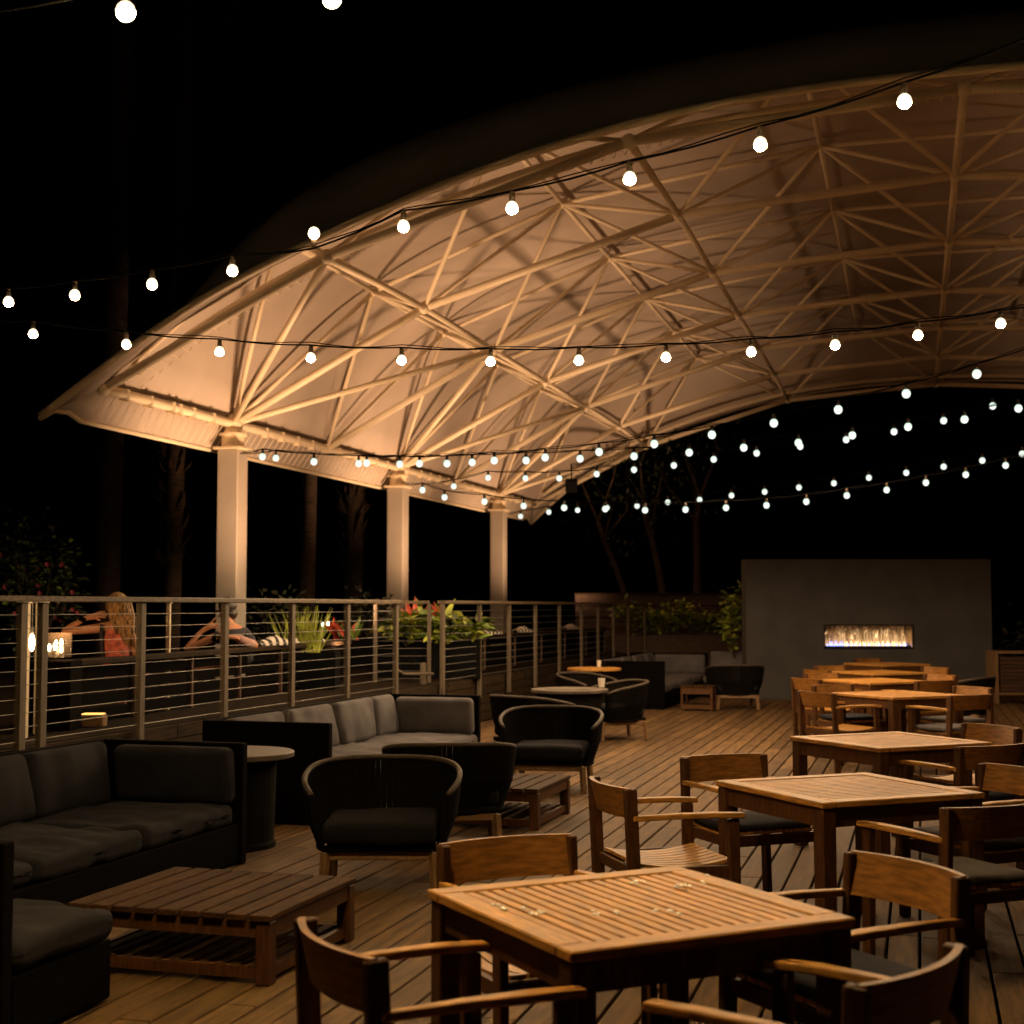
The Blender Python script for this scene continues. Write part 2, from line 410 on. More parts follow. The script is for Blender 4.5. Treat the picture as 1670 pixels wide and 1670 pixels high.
def seg_posts(Ys): return [rl(y) for y in Ys]
def railing(name, label, pts, caps, zr=1.725, zb=.60, post=(.075, .05), ncab=10, rot=RA):
    r = empty(name, (0, 0, 0), 0, label, 'railing')
    for p in pts:
        g = MB(); Mx = Matrix.Rotation(-rot, 3, 'Z')
        g.box((p.x, p.y, (zr - .045 + zb - .22) / 2), (post[1], post[0], zr - .045 - zb + .22), Mx, .004)
        g.box((p.x, p.y, zb - .225), (post[1] + .012, post[0] + .012, .012), Mx, .003)
        o = g.build('post', M['railm'], r)
    for a, b in caps:
        g = MB(); g.beam(Vector((a.x, a.y, zr - .02)), Vector((b.x, b.y, zr - .02)), .13, .042, bev=.006); g.build('cap_rail', M['cap'], r)
    for a, b in caps:
        for k in range(ncab):
            z = zr - .135 - k * .1
            n = 5; g = MB()
            g.tube([Vector((a.x, a.y, z)).lerp(Vector((b.x, b.y, z)), i / n) for i in range(n + 1)], .0027, 6)
            g.build('cable', M['cable'], r)
    return r
def solveY(x): return 6.61 / (.30 - (x - 835) / F)
Y1 = [7.6, 9.0] + [solveY(x) for x in (38, 72, 232, 368, 477, 567, 646)]
railing('cable_railing', 'long cable railing on the left terrace edge, from the left border to the stair gap', seg_posts(Y1), [(rl(6.2), rl(Y1[-1] + .03))])
Y2 = [solveY(x) for x in (722, 782, 830, 873, 912, 948, 975, 1000, 1024, 1051)]
railing('cable_railing', 'far cable railing running from the stair gap to the planted corner', seg_posts(Y2), [(rl(Y2[0] - .03), rl(Y2[-1] + .05))])
e0 = Vector((at(700, 980, 19.4).x, 19.4, 0)); e1 = e0 + Vector((-.72, .02, 0))
r3 = railing('cable_railing', 'short cable railing panel across the stair head, in front of the bright croton planter', [e0, e1], [(e0, e1)], rot=0)
g = MB(); a = at(646, 1091, 18.0); b = at(658, 1099, 18.2); c = at(706, 1099, 18.9)
g.tube([a, b, c], .018, 8); g.build('handrail', M['railm'], r3)
# steps up to the terrace
r = empty('deck_stairs', rl(18.15, -.55), -RA, 'wooden steps up to the terrace in the railing gap', 'steps')
for k in range(3):
    g = MB(); g.box((.40 - k * .3, 0, .08 + k * .17), (.3, 1.35, .16 + k * .0), None, .006); g.build('tread', M['fascia'], r)
# bollard
p = at(690, 1127, 18.9); r = empty('bollard', (p.x, p.y, TZ), 0, 'short pale post standing behind the stair railing below the croton leaves', 'bollard')
g = MB(); g.box((0, 0, .13), (.075, .075, .26), None, .006); g.box((0, 0, .27), (.06, .06, .02), None, .004); g.build('post_body', M['railm'], r)

# ------------------------------------------------------------------ string lights
def string(label, px, d0, d1, bulbm, flip=(), ext0=None, ext1=None, R=.032):
    """px: bulb pixels ordered left to right; distance runs from d0 to d1 evenly along the cable"""
    x0, x1 = px[0][0], px[-1][0]
    if bulbm is M['bulbc']: R = .037
    P = []
    for (x, y) in px:
        t = (x - x0) / (x1 - x0); d = 1 / ((1 - t) / d0 + t / d1); P.append(at(x, y, d))
    r = empty('string_light', P[0], 0, label, 'string lights', 'light bulb strings over the deck')
    org = Vector(P[0])
    drop = .085
    W_ = []
    for i, p in enumerate(P):
        s = -1 if i in flip else 1
        W_.append(p + Vector((0, 0, drop * s)))
    if ext0 is not None: W_.insert(0, Vector(ext0))
    if ext1 is not None: W_.append(Vector(ext1))
    # cable through attachment points with slight sag between
    pts = []
    for i in range(len(W_) - 1):
        a, b = W_[i], W_[i + 1]
        for k in range(4):
            t = k / 4; q = a.lerp(b, t); q.z -= .012 * math.sin(PI * t); pts.append(q - org)
    pts.append(W_[-1] - org)
    g = MB(); g.tube(pts, .0055, 6)
    pts2 = [p + Vector((0, 0, .012 + .008 * math.sin(i * 1.3))) for i, p in enumerate(pts)]
    g.tube(pts2, .0035, 5); g.build('cable', M['black'], r)
    for i, p in enumerate(P):
        s = -1 if i in flip else 1
        g = MB(); q = p - org
        g.tube([q + Vector((0, 0, s * (drop - .002))), q + Vector((0, 0, s * .036))], [.013, .017], 8)
        sk = g.build('socket', M['socket'], r)
        if bulbm is M['bulbc'] and i % 3 == 1:
            # the light this part of the string throws down
            L = bpy.data.lights.new('bulb_light', 'SPOT'); L.energy = 78; L.color = (1, .66, .36); L.spot_size = math.radians(178); L.spot_blend = .25; L.shadow_soft_size = .06
            lo = bpy.data.objects.new('bulb_light', L); COL.objects.link(lo); lo.parent = r; lo.location = q - Vector((0, 0, .07))
        g = MB(); g.ball(q, R, 14, 10, (1, 1, 1.06)); g.build('bulb', bulbm[i] if isinstance(bulbm, list) else bulbm, r)
    return r
string('string of large bulbs cutting across the top left corner, nearest of all the strings',
       [(205, 18), (541, -4)], 4.75, 4.75, M['bulb0'], ext0=at(-90, 30, 5.0), ext1=at(1100, -150, 4.6))
string('string that climbs from the left edge past the canopy hem to the top right corner',
       [(14, 492), (122, 481), (248, 463), (379, 441), (512, 380), (658, 369), (835, 339), (1027, 291), (1240, 235), (1475, 165), (1735, 70)],
       8.9, 6.0, [M['bulbl']] * 6 + [M['bulb']] * 5, flip=(4,), ext0=at(-90, 486, 9.4), ext1=at(2000, -40, 5.3))
string('nearly level string hanging right across the picture below the canopy arch',
       [(54, 544), (206, 561), (358, 573), (507, 583), (655, 587), (800, 589), (944, 587), (1086, 582), (1225, 573), (1362, 562), (1497, 546), (1632, 527), (1772, 503)],
       9.9, 9.2, M['bulb2'], ext0=at(-100, 520, 10), ext1=at(1990, 450, 9))
string('string rising from the second column to the right edge, highest of the far strings',
       [(450, 747), (585, 756), (652, 757), (729, 756), (806, 751), (889, 746), (977, 737), (1067, 724), (1161, 709), (1262, 690), (1367, 668), (1478, 642), (1593, 610), (1712, 572)],
       16.5, 11.3, M['bulbc'], ext0=at(392, 740, 17.3), ext1=at(1800, 540, 11))
string('string starting beside the first column and ending at the right edge below the arch mouth',
       [(428, 745), (512, 753), (598, 755), (684, 756), (770, 754), (858, 751), (946, 748), (1034, 744), (1124, 738), (1213, 730), (1302, 722), (1390, 710), (1481, 696), (1573, 684), (1661, 666)],
       15.6, 13.6, M['bulbc'], ext0=at(396, 738, 15.8), ext1=at(1790, 640, 13.4))
string('string from the third column up to the right, crossing the far hem of the canopy',
       [(740, 793), (796, 779), (857, 780), (912, 780), (973, 773), (1034, 766), (1099, 759), (1164, 749), (1234, 739), (1305, 728), (1380, 717), (1458, 704), (1539, 686), (1619, 662)],
       19.0, 15.5, M['bulbc'], ext0=at(689, 790, 19.5), ext1=at(1760, 625, 15))
string('lowest string sagging between the second column and the right edge above the fireplace wall',
       [(689, 799), (725, 811), (790, 818), (854, 825), (920, 828), (987, 830), (1052, 832), (1118, 831), (1184, 828), (1250, 824), (1315, 818), (1381, 808), (1446, 799), (1510, 787), (1575, 774), (1640, 759)],
       17.5, 16.8, M['bulbc'], ext0=at(662, 790, 17.5), ext1=at(1760, 728, 16.5))
string('distant string just above the lowest one, from the canopy far corner to the right edge',
       [(849, 842), (895, 835), (942, 832), (990, 828), (1039, 825), (1089, 819), (1141, 815), (1193, 808), (1247, 802), (1303, 795), (1360, 788), (1417, 779), (1478, 771), (1539, 761), (1602, 751), (1667, 740)],
       21.5, 17.5, M['bulbc'], ext0=at(830, 838, 22), ext1=at(1790, 716, 17))

# ------------------------------------------------------------------ canopy
CA = math.atan(.2775); P_, D_ = fr(CA)
O0 = Vector((-4.89, 17.2, H)); BAY = 3.425; NF = 6
S0 = 9.9
def C(s, t, h): return O0 + P_ * s + D_ * t + Vector((0, 0, h))
bs = [(0, 2.6), (2.87, 4.11), (6.4, 5.15), (9.9, 5.40), (13.4, 5.15), (16.93, 4.11), (19.8, 2.6)]
ts = [(1.46, 4.78), (4.42, 5.92), (8.15, 6.46), (11.65, 6.46), (15.38, 5.92), (18.34, 4.78)]
def interp(tab, x):
    # monotone-ish Catmull-Rom
    if x <= tab[0][0]: return tab[0][1]
    if x >= tab[-1][0]: return tab[-1][1]
    for i in range(len(tab) - 1):
        if tab[i][0] <= x <= tab[i + 1][0]:
            p0 = tab[max(i - 1, 0)]; p1 = tab[i]; p2 = tab[i + 1]; p3 = tab[min(i + 2, len(tab) - 1)]
            h = p2[0] - p1[0]; t = (x - p1[0]) / h
            m1 = (p2[1] - p0[1]) / (p2[0] - p0[0]); m2 = (p3[1] - p1[1]) / (p3[0] - p1[0])
            if i == 0: m1 = 1.35 * (p2[1] - p1[1]) / h
            if i + 2 > len(tab) - 1: m2 = 1.35 * (p2[1] - p1[1]) / h
            return (2 * t**3 - 3 * t**2 + 1) * p1[1] + (t**3 - 2 * t**2 + t) * h * m1 + (-2 * t**3 + 3 * t**2) * p2[1] + (t**3 - t**2) * h * m2
edge_tab = [(-.05, 2.62), (2.87, 4.20), (6.4, 5.20), (9.9, 5.45), (13.4, 5.20), (16.93, 4.20), (19.85, 2.62)]
top_tab = [(-.05, 2.72), (1.46, 4.95), (4.42, 6.10), (8.15, 6.62), (9.9, 6.68), (11.65, 6.62), (15.38, 6.10), (18.34, 4.95), (19.85, 2.72)]
TT = NF * BAY
def overhang(s):
    q = abs(s - S0) / 9.95
    return .22 + .57 * max(0, q) ** 7
def tips(s, e):
    # the cloth corners are pulled outwards to a point beyond the frame
    q = .28 * min(1, e / .79)
    if s < 3: return s - q * ((3 - s) / 3.05) ** 2
    if s > 16.8: return s + q * ((s - 16.8) / 3.05) ** 2
    return s
def memh(s, t):
    te = min(t, TT - t)
    gq = max(0, min(1, te / 1.7)); gq = math.sin(gq * PI / 2) ** .9
    return interp(edge_tab, s) * (1 - gq) + interp(top_tab, s) * gq
canopy = empty('canopy', C(S0, TT / 2, -H), 0, 'huge barrel-vaulted white fabric canopy on a tubular space frame and square white columns', 'canopy')
org = Vector(canopy.location)
def L_(p): return Vector(p) - org
g = MB(); NS = 96; NT = 60; vs = []
for j in range(NT + 1):
    for i in range(NS + 1):
        s = -.05 + 19.9 * i / NS; oh = overhang(s)
        w = j / NT; t = -oh + (TT + 2 * oh) * w
        # finer sampling near both mouths
        w2 = .5 - .5 * math.cos(PI * w); t = -oh + (TT + 2 * oh) * (w * .45 + w2 * .55)
        if t < 0 or t > TT:
            e = (-t if t < 0 else t - TT)
            h = memh(s, 0 if t < 0 else TT) - .14 * e
            q = abs(s - S0) / 9.95
            h -= .33 * (max(0, (q - .8)) / .2) ** 2 * min(1, e / .79)
        else: h = memh(s, t)
        # seam sag between frames
        h += .03 * math.sin(2 * PI * t / BAY) * 0
        vs.append(L_(C(tips(s, max(0, -t, t - TT)), t, h)))
fs = [[j * (NS + 1) + i, j * (NS + 1) + i + 1, (j + 1) * (NS + 1) + i + 1, (j + 1) * (NS + 1) + i] for j in range(NT) for i in range(NS)]
g.add(vs, fs, True); mem = g.build('membrane', M['membrane'], canopy)
so = mem.modifiers.new('thick', 'SOLIDIFY'); so.thickness = .012
# hem strips below the eaves
for sgn in (0, 1):
    g = MB(); vs = []; n = 80
    for i in range(n + 1):
        t = -.79 + (TT + 1.58) * i / n
        sb = -.05 if sgn == 0 else 19.85; out = -1 if sgn == 0 else 1
        e = max(0, -t, t - TT); f = min(1, e / .79)
        h0 = memh(sb, max(0, min(TT, t))) - .14 * e - .33 * f
        h1 = 2.23 + (h0 - .02 - 2.23) * f
        sp = tips(sb, e); so_ = sb + out * .28
        vs += [L_(C(sp, t, h0)), L_(C((sp + so_) / 2, t, (h0 + h1) / 2 - .01)), L_(C(so_ + out * .002, t, h1))]
    fs = []
    for i in range(n):
        a = i * 3; fs += [[a, a + 1, a + 4, a + 3], [a + 1, a + 2, a + 5, a + 4]]
    g.add(vs, fs, True); o = g.build('eave_hem', M['membrane'], canopy)
    so = o.modifiers.new('thick', 'SOLIDIFY'); so.thickness = .012
    g = MB(); g.tube([vs[i * 3 + 2] for i in range(n + 1)], .032, 8); g.build('hem_tube', M['steel'], canopy)
    g = MB(); sb = 0 if sgn == 0 else 19.8; out = -1 if sgn == 0 else 1
    g.tube([L_(C(sb, t * TT / 20, 2.6)) for t in range(21)], .062, 10); g.build('eave_tube', M['steel'], canopy)
    g = MB(); k = 0; t = .1
    while t < TT - .1:
        g.tube([L_(C(sb + out * .02, t, 2.54)), L_(C(sb + out * .25, t + .05, 2.25))], .005, 4, cap=False)
        if int(t * 100) % 3 == 0: g.tube([L_(C(sb, t, 2.66)), L_(C(sb, t, 2.52))], .068, 6, cap=False)
        t += .19
    g.build('hem_lacing', M['steel'], canopy)
# mouth edge tubes and lacing
for e in (0, 1):
    pts = []; pts2 = []
    for i in range(61):
        s = 19.9 * i / 60 - .05; oh = overhang(s); q = abs(s - S0) / 9.95
        t = -oh if e == 0 else TT + oh
        h = memh(s, 0) - .14 * oh - .33 * (max(0, (q - .8)) / .2) ** 2
        pts.append(L_(C(tips(s, oh), t, h))); 
        if .1 < s < 19.7: pts2.append(L_(C(s, .30 if e == 0 else TT - .30, memh(s, 0) - .02)))
    g = MB(); g.tube(pts, .045, 10); g.build('mouth_edge_tube', M['steel'], canopy)
    g = MB(); g.tube(pts2, .045, 8); g.build('mouth_inner_tube', M['steel'], canopy)
    g = MB()
    for i in range(1, 150):
        s = 19.8 * i / 150; a = memh(s, 0)
        tq = .34 if e == 0 else TT - .34
        g.tube([L_(C(s, tq, a - .03)), L_(C(s + .05, tq + (.18 if e == 0 else -.18), a - .08)), L_(C(s + .07, tq + (.22 if e == 0 else -.22), a - .02))], .006, 4, cap=False)
    g.build('mouth_lacing', M['steel'], canopy)
# space frame
def B(i, k): return C(bs[i][0], k * BAY, bs[i][1] - (.09 if k in (0, NF) and 0 < i < 6 else 0))
def T(i, k): return C(ts[i][0], (k + .5) * BAY, ts[i][1])
for k in range(NF + 1):
    g = MB()
    for i in range(6): g.tube([L_(B(i, k)), L_(B(i + 1, k))], .056, 10)
    for i in range(7): g.ball(L_(B(i, k)), .088, 10, 8)
    g.build('transverse_arch', M['steel'], canopy)
for i in range(1, 6):
    g = MB()
    for k in range(NF): g.tube([L_(B(i, k)), L_(B(i, k + 1))], .046, 10)
    g.build('bottom_purlin', M['steel'], canopy)
for i in range(6):
    g = MB()
    for k in range(NF - 1): g.tube([L_(T(i, k)), L_(T(i, k + 1))], .036, 8)
    g.build('top_purlin', M['steel'], canopy)
for k in range(NF):
    g = MB()
    for i in range(5): g.tube([L_(T(i, k)), L_(T(i + 1, k))], .036, 8)
    g.build('top_arch', M['steel'], canopy)
for k in range(NF):
    for i in range(6):
        g = MB()
        for (a, b) in ((i, k), (i + 1, k), (i, k + 1), (i + 1, k + 1)):
            g.tube([L_(T(i, k)), L_(B(a, b))], .033, 8)
        g.ball(L_(T(i, k)), .075, 10, 6)
        g.build('brace_cluster', M['steel'], canopy)
# columns
for (i, k) in [(0, 1), (0, 3), (0, 5), (6, 1), (6, 3), (6, 5)]:
    p = B(i, k); o = L_(Vector((p.x, p.y, 0)))
    g = MB(); Mx = Matrix.Rotation(-CA, 3, 'Z')
    zt = H + 2.22
    g.box((o.x, o.y, zt / 2 - .1), (.32, .32, zt + .2), Mx, .012)
    col = g.build('column', M['white'], canopy)
    g = MB(); g.box((o.x, o.y, zt + .018), (.42, .42, .036), Mx, .006); g.lathe([(.16, zt + .036), (.16, zt + .20), (.2, zt + .2), (.2, zt + .235), (.13, zt + .235), (.10, zt + .40)], (o.x, o.y, 0), 20)
    cp = g.build('capital', M['steel'], col)
    # raking struts that fan out of the capital
    g = MB(); hd = Vector((o.x, o.y, H + 2.6))
    ii = 1 if i == 0 else 5; ti = 0 if i == 0 else 5
    for kk in (k - 1, k, k + 1):
        g.tube([hd, L_(B(ii, kk))], .045, 8)
    g.ball(hd, .14, 12, 8); g.build('strut_fan', M['steel'], canopy)
# speaker under far corner
g = MB(); p = at(932, 792, 33.5); g.box(L_(p), (.28, .22, .3), Matrix.Rotation(.3, 3, 'X'), .02); g.tube([L_(p) + Vector((0, 0, .14)), L_(p) + Vector((0, .1, .5))], .02, 6)
g.build('loudspeaker', M['black'], canopy)

# uplights on the terrace beside the columns
def uplight(loc, aim, power, label, size=75, col=(1, .56, .29), blend=.7):
    r = empty('uplight', loc, 0, label, 'uplight', 'uplights washing the canopy')
    d = (Vector(aim) - Vector(loc)).normalized()
    g = MB(); g.tube([Vector((0, 0, 0)), Vector((0, 0, .08))], .02, 8); g.build('stake', M['black'], r)
    g = MB(); g.tube([Vector((0, 0, .08)) - d * .02, Vector((0, 0, .08)) + d * .13], [.05, .065], 12, cap=True); g.build('lamp_head', M['black'], r)
    L = bpy.data.lights.new('uplight_beam', 'SPOT'); L.energy = power; L.color = col; L.spot_size = math.radians(size); L.spot_blend = blend; L.shadow_soft_size = .30
    o = bpy.data.objects.new('beam', L); COL.objects.link(o); o.parent = r; o.location = Vector((0, 0, .08)) + d * .16
    o.rotation_euler = d.to_track_quat('-Z', 'Y').to_euler()
for k, (kk, pw, nm) in enumerate(((1, 1750, 'first'), (3, 1120, 'second'), (5, 800, 'third'))):
    b = B(0, kk)
    loc = Vector((b.x, b.y, TZ)) + P_ * 2.1 - D_ * 1.3 + Vector((0, 0, .25))
    uplight(loc, Vector((b.x, b.y, 6.5)) + P_ * .9 + D_ * .2, pw, 'small black uplight on the terrace floor beside the %s white column from the left' % nm, size=112)

for (kk, pw) in ((1, 800), (3, 800), (5, 600)):  # out-of-view fill lamps added to lift the right half of the canopy
    b = B(6, kk)
    uplight(Vector((b.x, b.y, .02)) - P_ * 2.2 - D_ * .7, Vector((b.x, b.y, 7.5)) - P_ * 2.0, pw, 'unseen fill uplight added beyond the right edge to brighten the right canopy', size=100)

# ------------------------------------------------------------------ dining tables and armchairs
TABLES = [((.366, 4.499), -1.107, 0), ((1.684, 7.376), -1.171, 1), ((2.576, 9.964), -1.126, 1), ((4.01, 15.15), -1.11, 1), ((4.47, 17.9), -1.12, 1), ((5.08, 20.2), -1.12, 1), ((5.95, 23.1), -1.12, 1)]
def make_table(along):
    r = empty('dining_table', (0, 0, 0)); s = .95; h = .745; t = .03; fw = .085
    g = MB()
    # frame boards, mitre-free butt joints
    for q in (-1, 1):
        g = MB(); g.box((q * (s / 2 - fw / 2), 0, h - t / 2), (fw, s, t), None, .005); g.build('top_frame_side', M['teakx'], r)
        g = MB(); g.box((0, q * (s / 2 - fw / 2), h - t / 2), (s - 2 * fw - .001, fw, t), None, .005); g.build('top_frame_end', M['teak'], r)
    g = MB(); inner = s - 2 * fw; n = 17; pw = inner / n
    for i in range(n):
        g.box((0, -inner / 2 + pw * (i + .5), h - t / 2 - .0015), (inner - .002, pw - .011, t - .006), None, .003)
    g.build('slats', M['teak'], r)
    g = MB(); a = s / 2 - .035
    g.box((0, -a, h - t - .045), (s - .16, .024, .09)); g.box((0, a, h - t - .045), (s - .16, .024, .09))
    g.box((-a, 0, h - t - .045), (.024, s - .16, .09)); g.box((a, 0, h - t - .045), (.024, s - .16, .09))
    g.box((0, 0, h - t - .03), (s - .1, .05, .03)); 
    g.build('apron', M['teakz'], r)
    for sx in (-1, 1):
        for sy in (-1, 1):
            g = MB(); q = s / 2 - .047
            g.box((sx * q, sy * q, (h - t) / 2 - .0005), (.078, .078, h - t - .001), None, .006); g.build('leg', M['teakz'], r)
    return r
tnames = ['nearest square teak table, wide slats with water drops on top', 'second square teak table from the camera, fine slatted top in full view',
          'third square teak table from the camera, half behind the second one', 'fourth square teak table, first of the far cluster before the fireplace',
          'fifth square teak table from the camera, in the far cluster', 'sixth square teak table, low strip of top glinting near the fireplace',
          'farthest square teak table, right below the fireplace opening']
tb0 = make_table(0)
for i, ((x, y), a, al) in enumerate(TABLES):
    o = tb0 if i == 0 else copy_tree(tb0)
    o.location = (x, y, 0); o.rotation_euler = (0, 0, a + (PI / 2 if al else 0)); tag(o, tnames[i], 'table', 'square teak dining tables')

def make_chair(cushion):
    """armchair; faces +y; origin under the middle of the backrest top edge line shifted to seat centre"""
    r = empty('dining_armchair', (0, 0, 0))
    # backrest curved board; plan curve bulges to -y
    g = MB(); n = 14; th = .022
    def bk(x): return -.30 + .055 * (x / .27) ** 2
    vs = []
    for i in range(n + 1):
        x = -.27 + .54 * i / n; y = bk(x)
        for (z, lean) in ((.645, 0), (.79, -.035)):
            vs += [(x, y + lean + th / 2, z), (x, y + lean - th / 2, z)]
    fs = []
    for i in range(n):
        a = i * 4; b = a + 4
        fs += [[a, b, b + 2, a + 2], [a + 1, a + 3, b + 3, b + 1], [a + 2, b + 2, b + 3, a + 3], [a, a + 1, b + 1, b]]
    fs += [[0, 2, 3, 1], [n * 4, n * 4 + 1, n * 4 + 3, n * 4 + 2]]
    g.add(vs, fs); g.build('backrest', M['teakt'], r)
    for sx in (-1, 1):
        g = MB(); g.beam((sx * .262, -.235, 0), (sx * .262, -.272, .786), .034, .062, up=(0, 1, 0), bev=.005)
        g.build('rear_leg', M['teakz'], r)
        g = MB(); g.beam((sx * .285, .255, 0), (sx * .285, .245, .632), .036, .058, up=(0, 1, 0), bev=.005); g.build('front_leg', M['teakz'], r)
        g = MB(); pts = [(-.262, .648), (-.05, .655), (.15, .655), (.30, .648)]
        vs = []
        for j, (y, z) in enumerate(pts):
            w = (.026, .046, .056, .05)[j]; xx = sx * (.272, .285, .292, .288)[j]
            vs += [(xx - w / 2, y, z - .014), (xx + w / 2, y, z - .014), (xx + w / 2, y, z + .012), (xx - w / 2, y, z + .012)]
        fs = [[0, 3, 2, 1], [12, 13, 14, 15]]
        for j in range(3):
            a = j * 4
            for q in range(4): fs.append([a + q, a + (q + 1) % 4, a + 4 + (q + 1) % 4, a + 4 + q])
        g.add(vs, fs); o = g.build('armrest', M['teakx'], r)
        bv = o.modifiers.new('b', 'BEVEL'); bv.width = .006; bv.segments = 2
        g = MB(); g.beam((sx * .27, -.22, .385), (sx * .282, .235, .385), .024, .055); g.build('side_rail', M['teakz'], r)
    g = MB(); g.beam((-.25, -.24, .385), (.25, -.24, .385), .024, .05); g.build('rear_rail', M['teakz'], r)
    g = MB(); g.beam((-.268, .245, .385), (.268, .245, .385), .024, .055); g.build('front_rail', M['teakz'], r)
    g = MB()
    for i in range(8):
        x = -.215 + .43 * i / 7; vs = []; m = 8
        for j in range(m + 1):
            y = -.225 + .475 * j / m; q = (y - .01) / .24; z = .412 + .028 * q * q - .012 + (.012 if y > 0 else 0) * 0
            vs += [(x - .025, y, z + .008), (x + .025, y, z + .008), (x + .025, y, z - .008), (x - .025, y, z - .008)]
        fs = [[0, 3, 2, 1], [m * 4, m * 4 + 1, m * 4 + 2, m * 4 + 3]]
        for j in range(m):
            a = j * 4
            for q in range(4): fs.append([a + q, a + (q + 1) % 4, a + 4 + (q + 1) % 4, a + 4 + q])
        g.add(vs, fs)
    g.build('seat_slats', M['teakx'], r)
    if cushion:
        g = rounded((.50, .47, .05), .024, 10, puff=.012, wr=.004, seed=3); o = g.build('seat_cushion', cushion, r); o.location = (0, .012, .45); weld(o)
    return r
proto = {0: make_chair(None), 1: make_chair(M['navy']), 2: make_chair(M['fabric'])}
used = {}
def chair(bx, by, face, kind, label):
    """(bx,by): middle of backrest top; face: direction the sitter looks, radians from +x"""
    o = proto[kind] if kind not in used else copy_tree(proto[kind]); used[kind] = 1
    rz = face - PI / 2; d = Vector((math.cos(face), math.sin(face)))
    o.location = (bx + d.x * .29, by + d.y * .29, 0); o.rotation_euler = (0, 0, rz)
    tag(o, label, 'armchair', 'teak dining armchairs')
def tf(i, side):
    (x, y), a, al = TABLES[i]; ex = Vector((math.cos(a), math.sin(a))); ey = Vector((-math.sin(a), math.cos(a)))
    n = {'FL': -ex, 'NR': ex, 'NL': -ey, 'FR': ey}[side]
    return Vector((x, y)), n
def tchair(i, side, kind, label, dist=1.06, dx=0, dy=0, rot=0):
    c, n = tf(i, side); p = c + n * dist
    chair(p.x + dx, p.y + dy, math.atan2(-n.y, -n.x) + rot, kind, label)
tchair(0, 'FL', 0, 'teak armchair behind the far left edge of the wet nearest table', dx=.085)
chair(-.47, 3.84, math.radians(27), 0, 'dark teak armchair at the bottom edge, left of the wet nearest table')
chair(.975, 3.555, math.atan2(.67, -.74) + .02, 1, 'teak armchair at the bottom right corner with a dark seat pad, seen from behind')
chair(1.335, 4.94, math.atan2(-.45, -.89), 1, 'teak armchair on the right side of the wet nearest table')
chair(.47, 7.17, math.atan2(.27, .96), 0, 'teak armchair without pad, bare curved seat slats, left of the second table')
tchair(1, 'FL', 1, 'teak armchair with a navy pad beyond the left corner of the second table', 1.19)
tchair(1, 'FR', 2, 'teak armchair with a grey pad, beyond the right corner of the second table', 1.12)
tchair(1, 'NR', 2, 'teak armchair with a grey pad, on the near side of the second table', 1.10)
chair(2.995, 9.08, math.atan2(.9, -.43), 1, 'teak armchair on the near side of the third table, dark pad under its arm')
chair(3.49, 10.58, math.atan2(-.43, -.9), 0, 'olive-lit teak armchair behind the right tip of the third table')
tchair(3, 'NL', 0, 'teak armchair at the left of the fourth table, legs seen under the third table')
tchair(3, 'FL', 1, 'teak armchair beyond the left corner of the fourth table')
tchair(3, 'FR', 2, 'teak armchair beyond the right corner of the fourth table')
tchair(3, 'NR', 2, 'teak armchair on the near right side of the fourth table, legs against the open deck')
tchair(4, 'NL', 0, 'teak armchair at the left of the fifth table')
tchair(4, 'FL', 1, 'teak armchair beyond the left corner of the fifth table')
tchair(4, 'FR', 2, 'teak armchair beyond the right corner of the fifth table')
tchair(4, 'NR', 1, 'teak armchair on the near side of the fifth table')
tchair(5, 'NL', 1, 'dim teak armchair at the left of the sixth table')
tchair(5, 'FL', 0, 'teak armchair beyond the left corner of the sixth table')
tchair(5, 'FR', 1, 'teak armchair beyond the right corner of the sixth table')
tchair(6, 'FL', 0, 'farthest teak armchair, its back rest right under the fire opening', 1.05, .38, 0)

# water drops on the nearest table
k = 0
clusters = [(809, 1475, 2), (822, 1483, 2), (852, 1484, 3), (871, 1490, 3), (883, 1487, 3), (965, 1489, 2), (980, 1492, 2), (1003, 1490, 3), (1032, 1440, 3), (1045, 1441, 2), (1104, 1445, 3), (1120, 1445, 3), (1148, 1441, 2), (1148, 1430, 1), (1070, 1488, 2), (1094, 1486, 3), (1104, 1491, 1)]
(tx, ty), ta, _ = TABLES[0]
for (x, y, n) in clusters:
    for q in range(n):
        p = on(x + random.uniform(-6, 6), y + random.uniform(-3, 3), .745)
        g = MB(); R = random.uniform(.005, .009); g.ball((0, 0, R * .25), R, 12, 6, (1, random.uniform(1.2, 2.0), .38))
        o = g.build('water_drop', M['water']); o.location = (p.x, p.y, .7465); tag(o, 'water drop on the slats of the nearest teak table', 'water drop', 'water drops on the nearest table')
        k += 1

